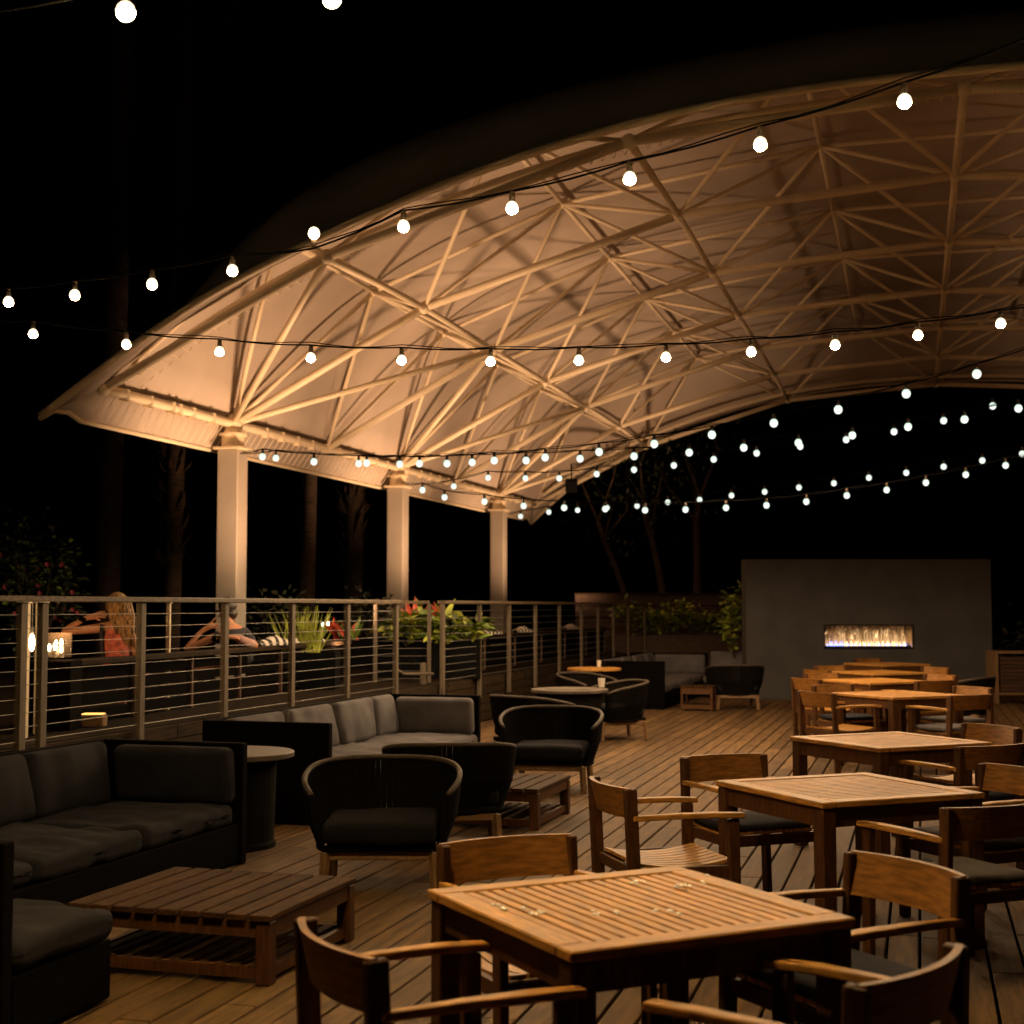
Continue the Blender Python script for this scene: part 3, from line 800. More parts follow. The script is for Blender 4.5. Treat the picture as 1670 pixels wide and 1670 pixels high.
# ------------------------------------------------------------------ coffee tables
def make_coffee(w=1.03, d=.96, h=.305):
    r = empty('coffee_table', (0, 0, 0)); t = .028
    g = MB(); n = 9; pw = w / n
    for i in range(n):
        g.box((-w / 2 + pw * (i + .5), 0, h - t / 2), (pw - (.022 if i % 2 else .016), d, t), None, .004)
    g.build('top_slats', M['coffee'], r)
    g = MB(); y = d / 2 - .03
    for s in (-1, 1):
        g.box((0, s * y, h - t - .036), (w - .16, .024, .07)); g.box((s * (w / 2 - .03), 0, h - t - .036), (.024, d - .16, .07))
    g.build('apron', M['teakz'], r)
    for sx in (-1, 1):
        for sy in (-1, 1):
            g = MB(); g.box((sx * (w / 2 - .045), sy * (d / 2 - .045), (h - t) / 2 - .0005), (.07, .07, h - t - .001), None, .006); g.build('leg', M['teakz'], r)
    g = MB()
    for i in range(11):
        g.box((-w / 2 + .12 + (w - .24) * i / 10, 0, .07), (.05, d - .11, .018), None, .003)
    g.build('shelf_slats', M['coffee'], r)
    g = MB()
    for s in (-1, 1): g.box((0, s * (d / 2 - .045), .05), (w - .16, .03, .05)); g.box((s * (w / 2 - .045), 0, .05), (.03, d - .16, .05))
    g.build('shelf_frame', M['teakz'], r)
    return r
c0 = make_coffee(); c0.location = (-1.40, 7.0, 0); c0.rotation_euler = (0, 0, -UV); tag(c0, 'large low slatted coffee table in front of the near grey sofa', 'coffee table', 'low slatted coffee tables')
c1 = copy_tree(c0); c1.location = (-.155, 11.38, 0); c1.rotation_euler = (0, 0, -UV); tag(c1, 'low slatted coffee table before the tub chair with the plum cushion', 'coffee table', 'low slatted coffee tables')
c2 = copy_tree(c0); c2.location = (2.98, 23.2, 0); c2.rotation_euler = (0, 0, -UV); tag(c2, 'far low coffee table glowing orange beside the far tub chair', 'coffee table', 'low slatted coffee tables')
c2.scale = (.5, .5, 1.3)

# ------------------------------------------------------------------ tub armchairs
def make_tub(cush):
    r = empty('tub_armchair', (0, 0, 0))
    def rim(t, k=1.0):
        # t in [-1,1]; faces +y
        a = t * 2.15; x = math.sin(a); y = -math.cos(a)
        sx = abs(x) ** .82 * (1 if x > 0 else -1); sy = abs(y) ** .82 * (1 if y > 0 else -1)
        return .45 * sx * (1 + .02), .40 * sy + .02
    def rz_(t): return .565 + .15 * (1 - min(1, abs(t)) ** 2.6)
    def low(t):
        x, y = rim(t); return x * .80, y * .80 + .02
    N = 40
    g = MB(); g.tube([(rim(-1 + 2 * i / N)[0], rim(-1 + 2 * i / N)[1], rz_(-1 + 2 * i / N)) for i in range(N + 1)], .017, 8); g.build('rim', M['rim'], r)
    g = MB(); n = 84
    for i in range(n):
        t = -1 + 2 * (i + .5) / n; dt = 1.0 / n * (.80 if abs(t) > .28 else .92)
        vs = []
        for tt in (t - dt, t + dt):
            x, y = rim(tt); lx, ly = low(tt); z = rz_(tt)
            m = Vector(((x + lx) / 2 * 1.05, (y + ly) / 2 * 1.05, (z + .26) / 2 - .02))
            vs += [Vector((x, y, z)), m, Vector((lx, ly, .245))]
        off = [Vector((p.x * .03, p.y * .03, 0)) for p in vs]
        vs2 = [p + o_ for p, o_ in zip(vs, off)]
        g.add(vs + vs2, [[0, 1, 4, 3], [1, 2, 5, 4], [6, 9, 10, 7], [7, 10, 11, 8], [0, 6, 7, 1], [1, 7, 8, 2], [3, 4, 10, 9], [4, 5, 11, 10]])
    g.build('cord_shell', M['cord'], r)
    g = MB(); pts = [(*low(-1 + 2 * i / N), .25) for i in range(N + 1)]
    g.tube(pts, .022, 8); 
    g.box((0, .01, .26), (.62, .6, .04), None, .01); g.build('seat_base', M['cord'], r)
    g = rounded((.66, .64, .13), .05, 12, puff=.02, wr=.008, seed=5); o = g.build('seat_cushion', cush, r); o.location = (0, .05, .352); weld(o)
    g = MB()
    for s in (-1, 1):
        g.box((0, s * .26, .215), (.60, .028, .05), None, .004); g.box((s * .30, 0, .215), (.028, .52, .05), None, .004)
    g.build('wooden_frame', M['leg_wood'], r)
    for sx in (-1, 1):
        for sy in (-1, 1):
            g = MB(); g.beam((sx * .31, sy * .27, .235), (sx * .325, sy * .29, 0), .045, .045, bev=.006); g.build('leg', M['leg_wood'], r)
    return r
tub = make_tub(M['fabricd']); first = [True]
def place_tub(x, y, face, label, sc=1.0):
    o = tub if first[0] else copy_tree(tub); first[0] = False
    o.location = (x, y, 0); o.rotation_euler = (0, 0, face - PI / 2); o.scale = (sc, sc, 1); tag(o, label, 'tub armchair', 'dark corded tub armchairs')
place_tub(-.77, 8.72, -PI / 2 + .02, 'nearest dark corded tub armchair, black seat, between the big coffee table and the deck')
place_tub(-.44, 10.25, PI / 2 + .10, 'dark tub armchair seen from behind, gaps between its cords, next to the small coffee table')
place_tub(.36, 13.25, -PI / 2 - .16, 'tub armchair with a plum seat cushion behind the small slatted coffee table')
place_tub(.22, 15.4, PI / 2 - .75, 'dark tub armchair with only its slanting rim showing above the plum-cushioned one')
place_tub(1.30, 18.25, PI + .25, 'tub armchair right of the round fire table, one arm and pale legs visible')
place_tub(3.60, 23.5, PI / 2 + .02, 'far tub armchair seen from behind, two pale legs, left of the fireplace wall')
place_tub(1.06, 20.3, -PI / 2 + .9, 'dim tub armchair between the two round tables by the railing')
place_tub(6.02, 19.4, PI * .8, 'dim tub armchair at the right of the far dining cluster, before the fireplace wall')

# ------------------------------------------------------------------ sofas
def cush(parent, name, dim, loc, rot=(0, 0, 0), m='fabric', r=.05, puff=.025, wr=.012, seed=1, n=18, ws=3.0):
    g = rounded(dim, min(r, min(dim) / 2 * .95), n, puff, wr, seed, ws); o = g.build(name, M[m], parent); o.location = loc; o.rotation_euler = rot; weld(o); return o
def sofa(name, label, u0, u1, va, vb, near_arm, far_arm, seats, pillows, armpad=True, cat='sofa', fab='fabric'):
    """back along u0; seat front at u1; from va (near) to vb (far)"""
    r = empty(name, uv(u0, va), -UV, label, cat, 'dark wicker sofas with grey cushions')
    W = u1 - u0; L = vb - va
    g = MB(); g.box((.035, L / 2, .385), (.07, L, .77), None, .008); g.build('back_panel', M['wicker'], r)
    if far_arm: g = MB(); g.box((W / 2 + .036, L - .035, .385), (W - .072, .07, .77), None, .008); g.build('arm_panel', M['wicker'], r)
    if near_arm: g = MB(); g.box((W / 2 + .036, .035, .385), (W - .072, .07, .77), None, .008); g.build('arm_panel', M['wicker'], r)
    g = MB(); a = .072 if near_arm else 0; b = L - (.072 if far_arm else 0)
    g.box((W / 2 + .03, (a + b) / 2, .14), (W - .09, b - a - .004, .24), None, .006); g.build('base', M['wicker'], r)
    for k, (sa, sb) in enumerate(seats):
        cush(r, 'seat_cushion', (W - .09, sb - sa - .01, .13), (W / 2 + .035, (sa + sb) / 2, .325), (0, 0, 0), seed=k + 2, wr=.026, n=36, ws=4.6, m=fab)
    for k, (pc, pw) in enumerate(pillows):
        cush(r, 'back_cushion', (.16, pw, .40), (.185, pc, .575), (0, math.radians(-13), math.radians(random.uniform(-3, 3))), seed=k + 9, wr=.024, puff=.03, n=28, m=fab)
    if far_arm and armpad:
        cush(r, 'arm_cushion', (W - .26, .13, .36), (W / 2 + .10, L - .145, .57), (math.radians(6), 0, 0), seed=21, puff=.02, m=fab)
    return r
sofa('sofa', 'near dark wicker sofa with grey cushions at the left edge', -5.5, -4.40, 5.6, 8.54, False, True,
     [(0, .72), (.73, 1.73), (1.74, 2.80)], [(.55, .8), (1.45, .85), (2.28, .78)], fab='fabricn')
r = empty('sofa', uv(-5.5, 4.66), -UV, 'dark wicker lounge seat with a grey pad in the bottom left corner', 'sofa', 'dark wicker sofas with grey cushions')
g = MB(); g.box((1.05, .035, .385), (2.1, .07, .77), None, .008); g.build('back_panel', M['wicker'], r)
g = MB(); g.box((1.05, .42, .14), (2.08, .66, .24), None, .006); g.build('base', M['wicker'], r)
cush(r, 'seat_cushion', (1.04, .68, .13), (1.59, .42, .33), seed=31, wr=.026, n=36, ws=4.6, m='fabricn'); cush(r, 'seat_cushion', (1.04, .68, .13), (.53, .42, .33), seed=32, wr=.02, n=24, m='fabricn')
sofa('sofa', 'middle dark wicker sofa with light grey back pillows along the railing', -5.6, -4.53, 10.1, 13.76, True, True,
     [(.08, 1.2), (1.21, 2.4), (2.41, 3.67)], [(.55, .85), (1.55, .9), (2.5, .85), (3.2, .55)])
sofa('sofa', 'far dark wicker sofa with tall dark arm, left of the fireplace wall', -5.7, -4.48, 23.0, 27.3, True, True,
     [(.08, 1.4), (1.41, 2.8), (2.81, 4.2)], [(.7, .9), (1.8, .9), (2.8, .9), (3.65, .75)])
# corner piece of far sofa facing camera
r = empty('sofa', uv(-4.44, 27.3), -UV, 'far sofa end whose pale grey cushions face us beneath the planted wall', 'sofa', 'dark wicker sofas with grey cushions')
g = MB(); g.box((.36, -.035, .385), (.72, .07, .77), None, .008); g.build('back_panel', M['wicker'], r)
g = MB(); g.box((.36, -.52, .14), (.72, .88, .24), None, .006); g.build('base', M['wicker'], r)
cush(r, 'seat_cushion', (.7, .86, .13), (.36, -.52, .325), seed=41); cush(r, 'back_cushion', (.66, .16, .42), (.36, -.17, .60), (math.radians(-12), 0, 0), seed=42)

# ------------------------------------------------------------------ round tables
def round_table(label, x, y, r_, h, body, topm, bodym, inset=None):
    r = empty('round_table', (x, y, 0), 0, label, 'round table')
    g = MB(); g.lathe([(r_ * .97, h - .04), (r_, h - .034), (r_, h - .006), (r_ * .985, h)], n=48); g.build('tabletop', M[topm], r)
    if inset:
        g = MB(); g.lathe([(inset, h + .002), (inset, h + .006)], n=36); g.build('burner_cover', M['cap'], r)
    g = MB(); g.lathe(body, n=36); g.build('pedestal', M[bodym], r)
    return r
round_table('dark drum table with a pale round stone top beside the arm of the near sofa', -1.93, 10.1, .42, .65, [(.30, .0), (.30, .03), (.285, .05), (.30, .609)], 'stone', 'firepit')
round_table('round fire table with a grey rim and a brown lid, glass cup on it', .70, 17.7, .47, .65, [(.36, 0), (.36, .05), (.40, .609)], 'stone', 'firepit', .29)
p = on(969, 1089, .74)
round_table('round orange-lit wooden table by the railing with a white cup on top', p.x, p.y, .40, .74, [(.22, 0), (.22, .02), (.035, .04), (.035, .65), (.12, .699)], 'teak', 'black')
def cup(label, px, py, z, mt, r_=.04, h=.1, nm='cup'):
    p = on(px, py, z); r = empty(nm, (p.x, p.y, z + (.002)), 0, label, nm)
    g = MB(); g.lathe([(r_ * .8, 0), (r_, h), (r_ * .9, h), (r_ * .72, .01)], n=20); g.build('vessel', M[mt], r)
cup('clear glass tumbler on the rim of the round fire table', 981, 1121, .65, 'ceramic', .045, .11, 'tumbler')
cup('small white cup on the orange-lit round table', 977, 1088, .74, 'ceramic', .035, .1)
cup('small dark candle jar right of the white cup', 985, 1088, .74, 'black', .03, .08, 'candle_jar')

# ------------------------------------------------------------------ fireplace wall
FY = 25.8
xa = at(1217, 1000, FY).x; xb = at(1617, 1000, FY).x; zt = at(1217, 912, FY).z
oa = at(1345, 1020, FY); ob = at(1489, 1057, FY)
fw = empty('fireplace_wall', ((xa + xb) / 2, FY + .45, 0), 0, 'tall dark plaster wall with a slot gas fireplace', 'fireplace wall')
cx = (xa + xb) / 2
g = MB(); D2 = .5
def wb(x0, x1, z0, z1, y0=0, y1=D2):
    g.box(((x0 + x1) / 2 - cx, (y0 + y1) / 2 - .45, (z0 + z1) / 2), (x1 - x0, y1 - y0, z1 - z0))
wb(xa, oa.x, 0, zt); wb(ob.x, xb, 0, zt); wb(oa.x, ob.x, oa.z, zt); wb(oa.x, ob.x, 0, ob.z); wb(oa.x, ob.x, ob.z, oa.z, .42, D2)
g.build('wall_body', M['concrete'], fw)
g = MB(); wx = ob.x - oa.x; wz = oa.z - ob.z; mx_ = (oa.x + ob.x) / 2 - cx; mz = (oa.z + ob.z) / 2
g.box((mx_, -.04, mz), (wx - .004, .01, wz - .004)); fb = g.build('reflector_panel', M['reflector'], fw)
g = MB(); g.box((mx_ - wx / 2 + .006, -.24, mz), (.01, .36, wz - .01)); g.box((mx_ + wx / 2 - .006, -.24, mz), (.01, .36, wz - .01)); g.build('firebox_side', M['reflector'], fw)
g = MB(); t = .018
for s in (-1, 1):
    g.box((mx_ + s * (wx / 2 + t / 2 - .002), -.452, mz), (t, .012, wz + 2 * t)); g.box((mx_, -.452, mz + s * (wz / 2 + t / 2 - .002)), (wx - .006, .0115, t))
g.build('metal_surround', M['black'], fw)
g = MB(); g.box((mx_, -.24, mz - wz / 2 + .018), (wx - .06, .10, .03)); g.build('burner', M['black'], fw)
random.seed(5)
n = 46
for k in range(n):
    x = mx_ - wx / 2 + .06 + (wx - .12) * (k + random.uniform(.2, .8)) / n
    z0 = mz - wz / 2 + .034; y = -.24 + random.uniform(-.04, .04)
    hh = random.uniform(.20, .33) if k % 2 else random.uniform(.09, .2)
    if k < 6: hh *= .6
    w = random.uniform(.009, .018); lean = random.uniform(-.03, .03)
    g = MB(); pts = [(x, y, z0), (x + lean * .1, y, z0 + hh * .2), (x + lean * .7, y, z0 + hh * .5), (x + lean * .4, y, z0 + hh * .75), (x + lean, y, z0 + hh)]
    g.tube(pts, [w * .5, w, w * .75, w * .4, .001], 8); g.build('flame', M['flameg'], fw)
    g = MB(); g.tube([(x + .01, y - .03, z0), (x + .01, y - .03, z0 + .02), (x + .014, y - .03, z0 + (.09 if k % 3 else .04))], [w * .6, w * .9, .001], 8)
    g.build('flame', M['flameb'] if k % 3 == 0 or k < 9 else M['flamew'], fw)

# sideboard
p = on(1625, 1148); r = empty('sideboard', (p.x, p.y, 0), 0, 'wooden sideboard at the right edge, beside the fireplace wall', 'sideboard')
g = MB(); w = 1.3; hh = at(1625, 1062, p.y).z
g.box((.025, .25, hh / 2), (.05, .5, hh), None, .004); g.box((w - .025, .25, hh / 2), (.05, .5, hh), None, .004); g.box((w / 2, .25, hh - .02), (w - .104, .5, .04)); g.box((w / 2, .25, .17), (w - .104, .5, .04)); g.build('carcass', M['leg_wood'], r)
for k in range(2):
    g = MB()
    for j in range(9): g.box((.06 + .05 + k * .6 + .25, .03, .235 + j * .066), (.54, .02, .06), None, .004)
    g.build('slatted_door', M['darkwood'], r)

# ------------------------------------------------------------------ wooden back wall and planter (far)
r = empty('wooden_screen', (at(1080, 990, 33.4).x, 33.4, 0), 0, 'reddish brown board screen behind the far planter, left of the fireplace wall', 'screen wall')
xa2 = at(938, 970, 33.4).x; xb2 = at(1290, 970, 33.4).x; zt2 = at(1000, 970, 33.4).z; w = xb2 - xa2
for j in range(7):
    g = MB(); g.box(((xa2 + xb2) / 2 - r.location.x, 0, zt2 - .12 - j * .27), (w, .04, .25), None, .006); g.build('board', M['darkwood'], r)
g = MB(); g.box(((xa2 + xb2) / 2 - r.location.x, -.03, zt2 + .02), (w + .04, .16, .04), None, .005); g.build('coping', M['fascia'], r)

def bush(name, label, cat, c, ext, n, m_, size=(.10, .05), seed=1, stem=True, flowers=0, cluster=9, group=None):
    random.seed(seed); r = empty(name, c, 0, label, cat, group)
    cl = [Vector((random.uniform(-1, 1), random.uniform(-1, 1), random.uniform(-.7, 1))) for _ in range(cluster)]
    mats = m_ if isinstance(m_, (list, tuple)) else [m_]
    g = MB()
    for i in range(n):
        q = random.choice(cl); d = Vector((random.gauss(0, 1), random.gauss(0, 1), random.gauss(0, 1)))
        p = Vector((q.x * ext[0] * .7 + d.x * ext[0] * .2, q.y * ext[1] * .7 + d.y * ext[1] * .2, max(.02, (q.z * .35 + .5) * ext[2] + d.z * ext[2] * .13)))
        dd = Vector((d.x + p.x, d.y + p.y - .2, abs(d.z) * .6 + .1)).normalized()
        L = random.uniform(*sorted((size[0] * .6, size[0] * 1.4)))
        g.cur = random.randrange(len(mats)); g.leaf(p, dd, L, size[1] * random.uniform(.7, 1.3), Vector((random.uniform(-1, 1), random.uniform(-1, 1), 1.2)), droop=.3)
    g.build('foliage', mats, r)
    if stem:
        g = MB()
        for q in cl: g.tube([(0, 0, 0), (q.x * ext[0] * .35, q.y * ext[1] * .35, ext[2] * .3), (q.x * ext[0] * .7, q.y * ext[1] * .7, (q.z * .35 + .5) * ext[2])], [.012, .008, .004], 5)
        g.build('stem', M['bark2'], r)
    if flowers:
        g = MB()
        for i in range(flowers):
            q = random.choice(cl); p = Vector((q.x * ext[0] * .8, q.y * ext[1] * .7 - .05, (q.z * .35 + .5) * ext[2])) + Vector([random.gauss(0, .12) for _ in range(3)])
            for k in range(5):
                a = k * 1.257; g.leaf(p, (math.cos(a), -.5, math.sin(a)), .042, .032, (0, -1, .2), seg=2)
        g.build('blossoms', M['flower'], r)
    return r
# planter boxes
def planter(label, c, dim, rz=0, m_='darkwood'):
    r = empty('planter', c, rz, label, 'planter'); w, d, h = dim; t = .03
    g = MB(); g.box((0, -d / 2 + t / 2, h / 2), (w, t, h)); g.box((0, d / 2 - t / 2, h / 2), (w, t, h)); g.box((-w / 2 + t / 2, 0, h / 2), (t, d - 2 * t - .002, h)); g.box((w / 2 - t / 2, 0, h / 2), (t, d - 2 * t - .002, h)); g.build('box', M[m_], r)
    g = MB(); g.box((0, 0, h - .06), (w - 2 * t - .004, d - 2 * t - .004, .04)); g.build('soil', M['ground'], r)
    return r
xl = at(1012, 1040, 32.3).x; xr = at(1222, 1040, 32.3).x
planter('long dark board planter under the far reddish screen, left of the fireplace wall', ((xl + xr) / 2, 32.3, 0), (xr - xl + .4, .8, 1.02))
for i in range(6):
    x = xl + (xr - xl) * (i + .4) / 6
    bush('trailing_plant', ['bushy green plant at the left end of the far planter', 'green plant second from the left in the far planter', 'green plant left of the middle of the far planter', 'green plant right of the middle of the far planter', 'green plant near the right end of the far planter', 'green plant at the right end of the far planter next to the dark wall'][i],
         'plant', (x, 32.0, .95), (.36, .3, [.75, .6, .8, .65, .7, .8][i]), 260, [M['leaf'], M['leaf'], M['leafl']], (.13, .07), 50 + i, group='plants in the far planter')
p = at(1203, 1050, 26.6); bush('climbing_plant', 'yellow-green climber at the left edge of the fireplace wall', 'plant', (p.x - .02, 26.9, .7), (.22, .18, 1.35), 260, [M['leafl'], M['leaf']], (.13, .07), 71)
# darkness right of the fireplace: shrubs
bush('shrub', 'very dark shrub behind the sideboard, right of the fireplace wall', 'plant', (10.1, 27.5, 0), (.9, .8, 2.1), 700, [M['leafd']], (.16, .08), 77)

# mid planter by stair (croton)
pc = at(715, 1060, 20.6)
planter('black planter box below the bright crotons at the stair head', (pc.x - .15, 20.7, TZ), (1.5, .7, .55), 0, 'black')
def blades(name, label, c, specs, m_, cat='plant', group=None):
    r = empty(name, c, 0, label, cat, group); g = MB(); mats = m_ if isinstance(m_, (list, tuple)) else [m_]
    for (dx, dy, L, w, tx_, ty_, mi) in specs:
        g.cur = mi; d = Vector((tx_, ty_, 1)).normalized(); g.leaf((dx, dy, 0), d, L, w, Vector((0, -1, .2)), fold=.35, droop=.12, seg=6)
    g.build('leaves', mats, r)
    g = MB(); g.tube([(0, 0, -.1), (0, 0, .08)], .02, 6); g.build('stem', M['bark2'], r); return r
z0 = TZ + .5
def wx_(x, Y): return at(x, 1000, Y).x
random.seed(3)
blades('bromeliad', 'yellow-green plant with two tall upright leaves above the railing at the stair head', (wx_(708, 20.5), 20.5, z0),
       [(.0, 0, .78, .12, .42, 0, 0), (-.05, 0, .74, .10, -.28, 0, 0), (.02, -.05, .5, .09, .1, -.2, 0), (.08, 0, .45, .09, .7, -.2, 0), (-.1, 0, .45, .09, -.7, -.1, 0), (.05, -.05, .4, .08, .5, -.4, 0)], [M['leafl']])
blades('croton', 'red-leaved croton in front of the second column', (wx_(682, 20.7), 20.7, z0 + .1),
       [(random.uniform(-.05, .05), random.uniform(-.05, .05), random.uniform(.35, .68), .10, random.uniform(-.7, .7), random.uniform(-.5, .3), random.randrange(2)) for _ in range(16)], [M['leafr'], M['leafr']])
blades('croton', 'crimson croton between the two tall yellow leaves', (wx_(730, 20.8), 20.8, z0 + .1),
       [(random.uniform(-.05, .05), random.uniform(-.05, .05), random.uniform(.3, .6), .09, random.uniform(-.7, .5), random.uniform(-.5, .3), 0) for _ in range(12)], [M['leafr']])
blades('croton', 'red and green croton above the railing, left of the second column', (wx_(565, 16.9), 16.9, z0 + .12),
       [(random.uniform(-.15, .15), random.uniform(-.05, .05), random.uniform(.2, .36), .05, random.uniform(-.9, .7), random.uniform(-.5, .3), random.randrange(2)) for _ in range(22)], [M['leafr'], M['leaf']])
bush('leafy_plant', 'low yellow-green leaves spilling over the black planter at the stair head', 'plant', (wx_(735, 20.4), 20.4, z0 - .05), (.5, .25, .42), 330, [M['leafl'], M['leaf']], (.17, .08), 81)
bush('leafy_plant', 'broad green leaves left of the stair railing end post', 'plant', (wx_(660, 20.0), 20.3, z0 - .05), (.3, .25, .5), 240, [M['leaf'], M['leafl']], (.17, .09), 82)
planter('dark planter left of the second column, holding the dark shrub', (wx_(600, 24), 24.2, TZ), (1.4, .6, .5), 0, 'black')
bush('shrub', 'nearly black shrub above the railing just left of the second column', 'plant', (wx_(608, 24), 24.0, z0 - .15), (.46, .3, .92), 420, [M['leafd']], (.12, .06), 83)
bush('shrub', 'dim shrub above the railing right of the first column', 'plant', (wx_(440, 21), 21.5, TZ + .4), (.5, .3, .95), 300, [M['leafd'], M['leafd']], (.12, .06), 84)
random.seed(8)
planter('dark planter under the tall grass behind the striped towel', (wx_(490, 17.8), 17.9, TZ), (.9, .5, .45), 0, 'black')
blades('ornamental_grass', 'tuft of tall thin grass behind the striped towel', (wx_(485, 17.5), 17.8, TZ + .4),
       [(random.uniform(-.22, .22), random.uniform(-.1, .1), random.uniform(.4, .75), .018, random.uniform(-.6, .6), random.uniform(-.3, .3), 0) for _ in range(90)], [M['leafl']], cat='grass')
bush('flowering_shrub', 'dark shrub with pink blossoms above the railing at the left edge', 'plant', (wx_(50, 19), 19.2, TZ + .3), (.62, .4, 1.75), 1300, [M['leafd'], M['leafd'], M['leaf']], (.09, .05), 91, flowers=22, cluster=16)

# ------------------------------------------------------------------ booth partitions on the terrace
def partition(label, a, b, z=1.2, n=6, seed=1):
    r = empty('bench_partition', (a.x, a.y, TZ), 0, label, 'partition'); o = Vector((a.x, a.y, TZ)); d = (b - a); hz = z - TZ
    g = MB(); g.beam((0, 0, hz - .025), (d.x, d.y, hz - .025), .16, .05, bev=.006); g.build('cap_board', M['fascia'], r)
    for i in range(n + 1):
        q = d * (i / n); g = MB(); g.box((q.x, q.y, (hz - .055) / 2), (.07, .07, hz - .055), None, .004); g.build('post', M['darkwood'], r)
    g = MB()
    for j in range(4): g.beam((d.x * .005, d.y * .005, .08 + j * .12), (d.x * .995, d.y * .995, .08 + j * .12), .022, .095)
    g.build('boards', M['wicker'], r); return r
a = on(105, 1077, 1.2); b = on(565, 1044, 1.2); b2 = a + (b - a) * 1.0
partition('long wooden-capped bench back behind the railing where two people sit', Vector((a.x, a.y, 0)), Vector((b.x, b.y, 0)))
a = on(752, 1036, 1.2); b = on(975, 1019, 1.2)
partition('wooden-capped bench back behind the far railing with striped towels on it', rl(21.3, -.75), rl(31.0, -.75))
def towel(label, x, Y, L=.5, rz=0):
    p = at(x, 1040, Y); z = 1.203
    r = empty('towel', (p.x, Y, z), rz, label, 'towel', 'striped towels on the bench backs')
    g = MB(); n = 24; vs = []; fs = []
    for i in range(n + 1):
        t = i / n
        xx = -L / 2 + L * t; hh = .05 + .055 * math.exp(-((t - .55) / .25) ** 2)
        for k in range(9):
            an = PI * k / 8
            vs.append((xx, -math.cos(an) * .085, .002 + hh * math.sin(an) * (1 + .12 * math.sin(t * 40 + k))))
    for i in range(n):
        for k in range(8): q = i * 9 + k; fs.append([q, q + 9, q + 10, q + 1])
    g.add(vs, fs, True); g.build('folded_cloth', M['stripe'], r)
pa = on(105, 1077, 1.2); pb = on(565, 1044, 1.2)
def onpart(x):
    # point of the first partition seen in column x
    for k in range(400):
        q = pa.lerp(pb, k / 400 * 1.02)
        if 835 + F * q.x / q.y >= x: return q
    return pb
q = onpart(445); towel('striped towel draped on the near bench back right of the second person', 445, q.y, .55, math.atan2(pb.y - pa.y, pb.x - pa.x) * 0 + 1.0)
q = onpart(500); towel('bunched striped towel beside the tall grass', 495, q.y, .6, .9)
q = rl(23.2, -.75); towel('striped towel on the far bench back in front of the third column', 835 + F * q.x / q.y, 23.2, .6, 1.1)
q = rl(25.0, -.75); towel('striped towel on the far bench back right of the third column', 835 + F * q.x / q.y, 25.0, .6, 1.1)
q = rl(28.2, -.75); towel('farthest striped towel on the far bench back', 835 + F * q.x / q.y, 28.2, .6, 1.1)

# pale posts and lantern at left
def pole(name, label, x, y0, y1, Y, w, m_='steel'):
    a = at(x, y1, Y); t = at(x, y0, Y); r = empty(name, (a.x, Y, TZ), 0, label, 'post')
    g = MB(); g.box((0, 0, (t.z - TZ) / 2), (w, w, t.z - TZ), None, .005); g.build('shaft', M[m_], r)
    g = MB(); g.box((0, 0, t.z - TZ + .008), (w + .02, w + .02, .014), None, .003); g.build('post_cap', M[m_], r)
pole('timber_post', 'pale lit timber post behind the railing left of the hanging bulb', 38, 984, 1080, 11.2, .075)
pole('timber_post', 'pale lit timber post behind the railing right of the hanging bulb', 66, 984, 1080, 11.6, .075)
pole('slim_pole', 'slim bright pole on the bench back between the two seated people', 274, 984, 1064, 14.2, .04)
pl = at(52, 1048, 11.0)
r = empty('hanging_bulb', (pl.x, 11.0, 0), 0, 'single warm filament bulb hanging low beside the railing posts', 'lamp')
g = MB(); g.ball((0, 0, pl.z), .022, 12, 10, (1, 1, 3.0)); g.build('glowing_bulb', M['filament'], r)
g = MB(); g.tube([(0, 0, pl.z + .065), (0, 0, pl.z + .12)], .012, 8); g.tube([(0, 0, pl.z + .12), (0, 0, 1.68)], .004, 6); g.tube([(0, 0, 1.68), (.1, -.05, 1.70)], .004, 6); g.build('socket_and_cord', M['ceramic'], r)
# lantern
p = at(92, 1072, 12.0)
r = empty('candle_lantern', (p.x, 12.0, TZ), 0, 'square glass lantern glowing with candles left of the woman', 'lantern')
w = .19; zb = p.z - TZ; hh = .2
g = MB(); g.box((0, 0, zb / 2 - .01), (.34, .34, zb - .02), None, .01); g.build('plinth', M['wicker'], r)
g = MB()
for sx in (-1, 1):
    g.box((sx * w / 2, 0, zb + hh / 2), (.004, w, hh)); g.box((0, sx * w / 2, zb + hh / 2), (w - .006, .004, hh))
g.build('glass_panes', M['glass'], r)
for k, (x, y, h_) in enumerate(((-.05, -.03, .05), (.03, .03, .09), (.05, -.04, .04), (-.02, .05, .08), (0, -.05, .06))):
    g = MB(); g.lathe([(.024, zb), (.024, zb + h_)], (x, y, 0), 16); cd = g.build('candle', M['ceramic'], r)
    g = MB(); g.ball((x, y, zb + h_ + .03), .013, 10, 8, (1, 1, 2.5)); g.build('flame', M['candle'], cd)
def plight(name, loc, power, col, rad, parent=None):
    L = bpy.data.lights.new(name, 'POINT'); L.energy = power; L.color = col; L.shadow_soft_size = rad
    o = bpy.data.objects.new(name, L); COL.objects.link(o); o.location = loc
    if parent: o.parent = parent
    return o
plight('candle_light', (.02, 0, zb + .26), 22, (1, .5, .2), .03, r)
# step light box
p = at(152, 1190, 12.3)
r = empty('step_light', (p.x, 12.3, TZ), 0, 'small amber-lit box on the terrace floor under the railing', 'step light')
g = MB(); g.box((0, 0, .05), (.2, .14, .1), None, .008); g.build('housing', M['leg_wood'], r)
g = MB(); g.box((0, 0, .106), (.17, .11, .008)); g.build('glowing_lens', M['amber'], r)
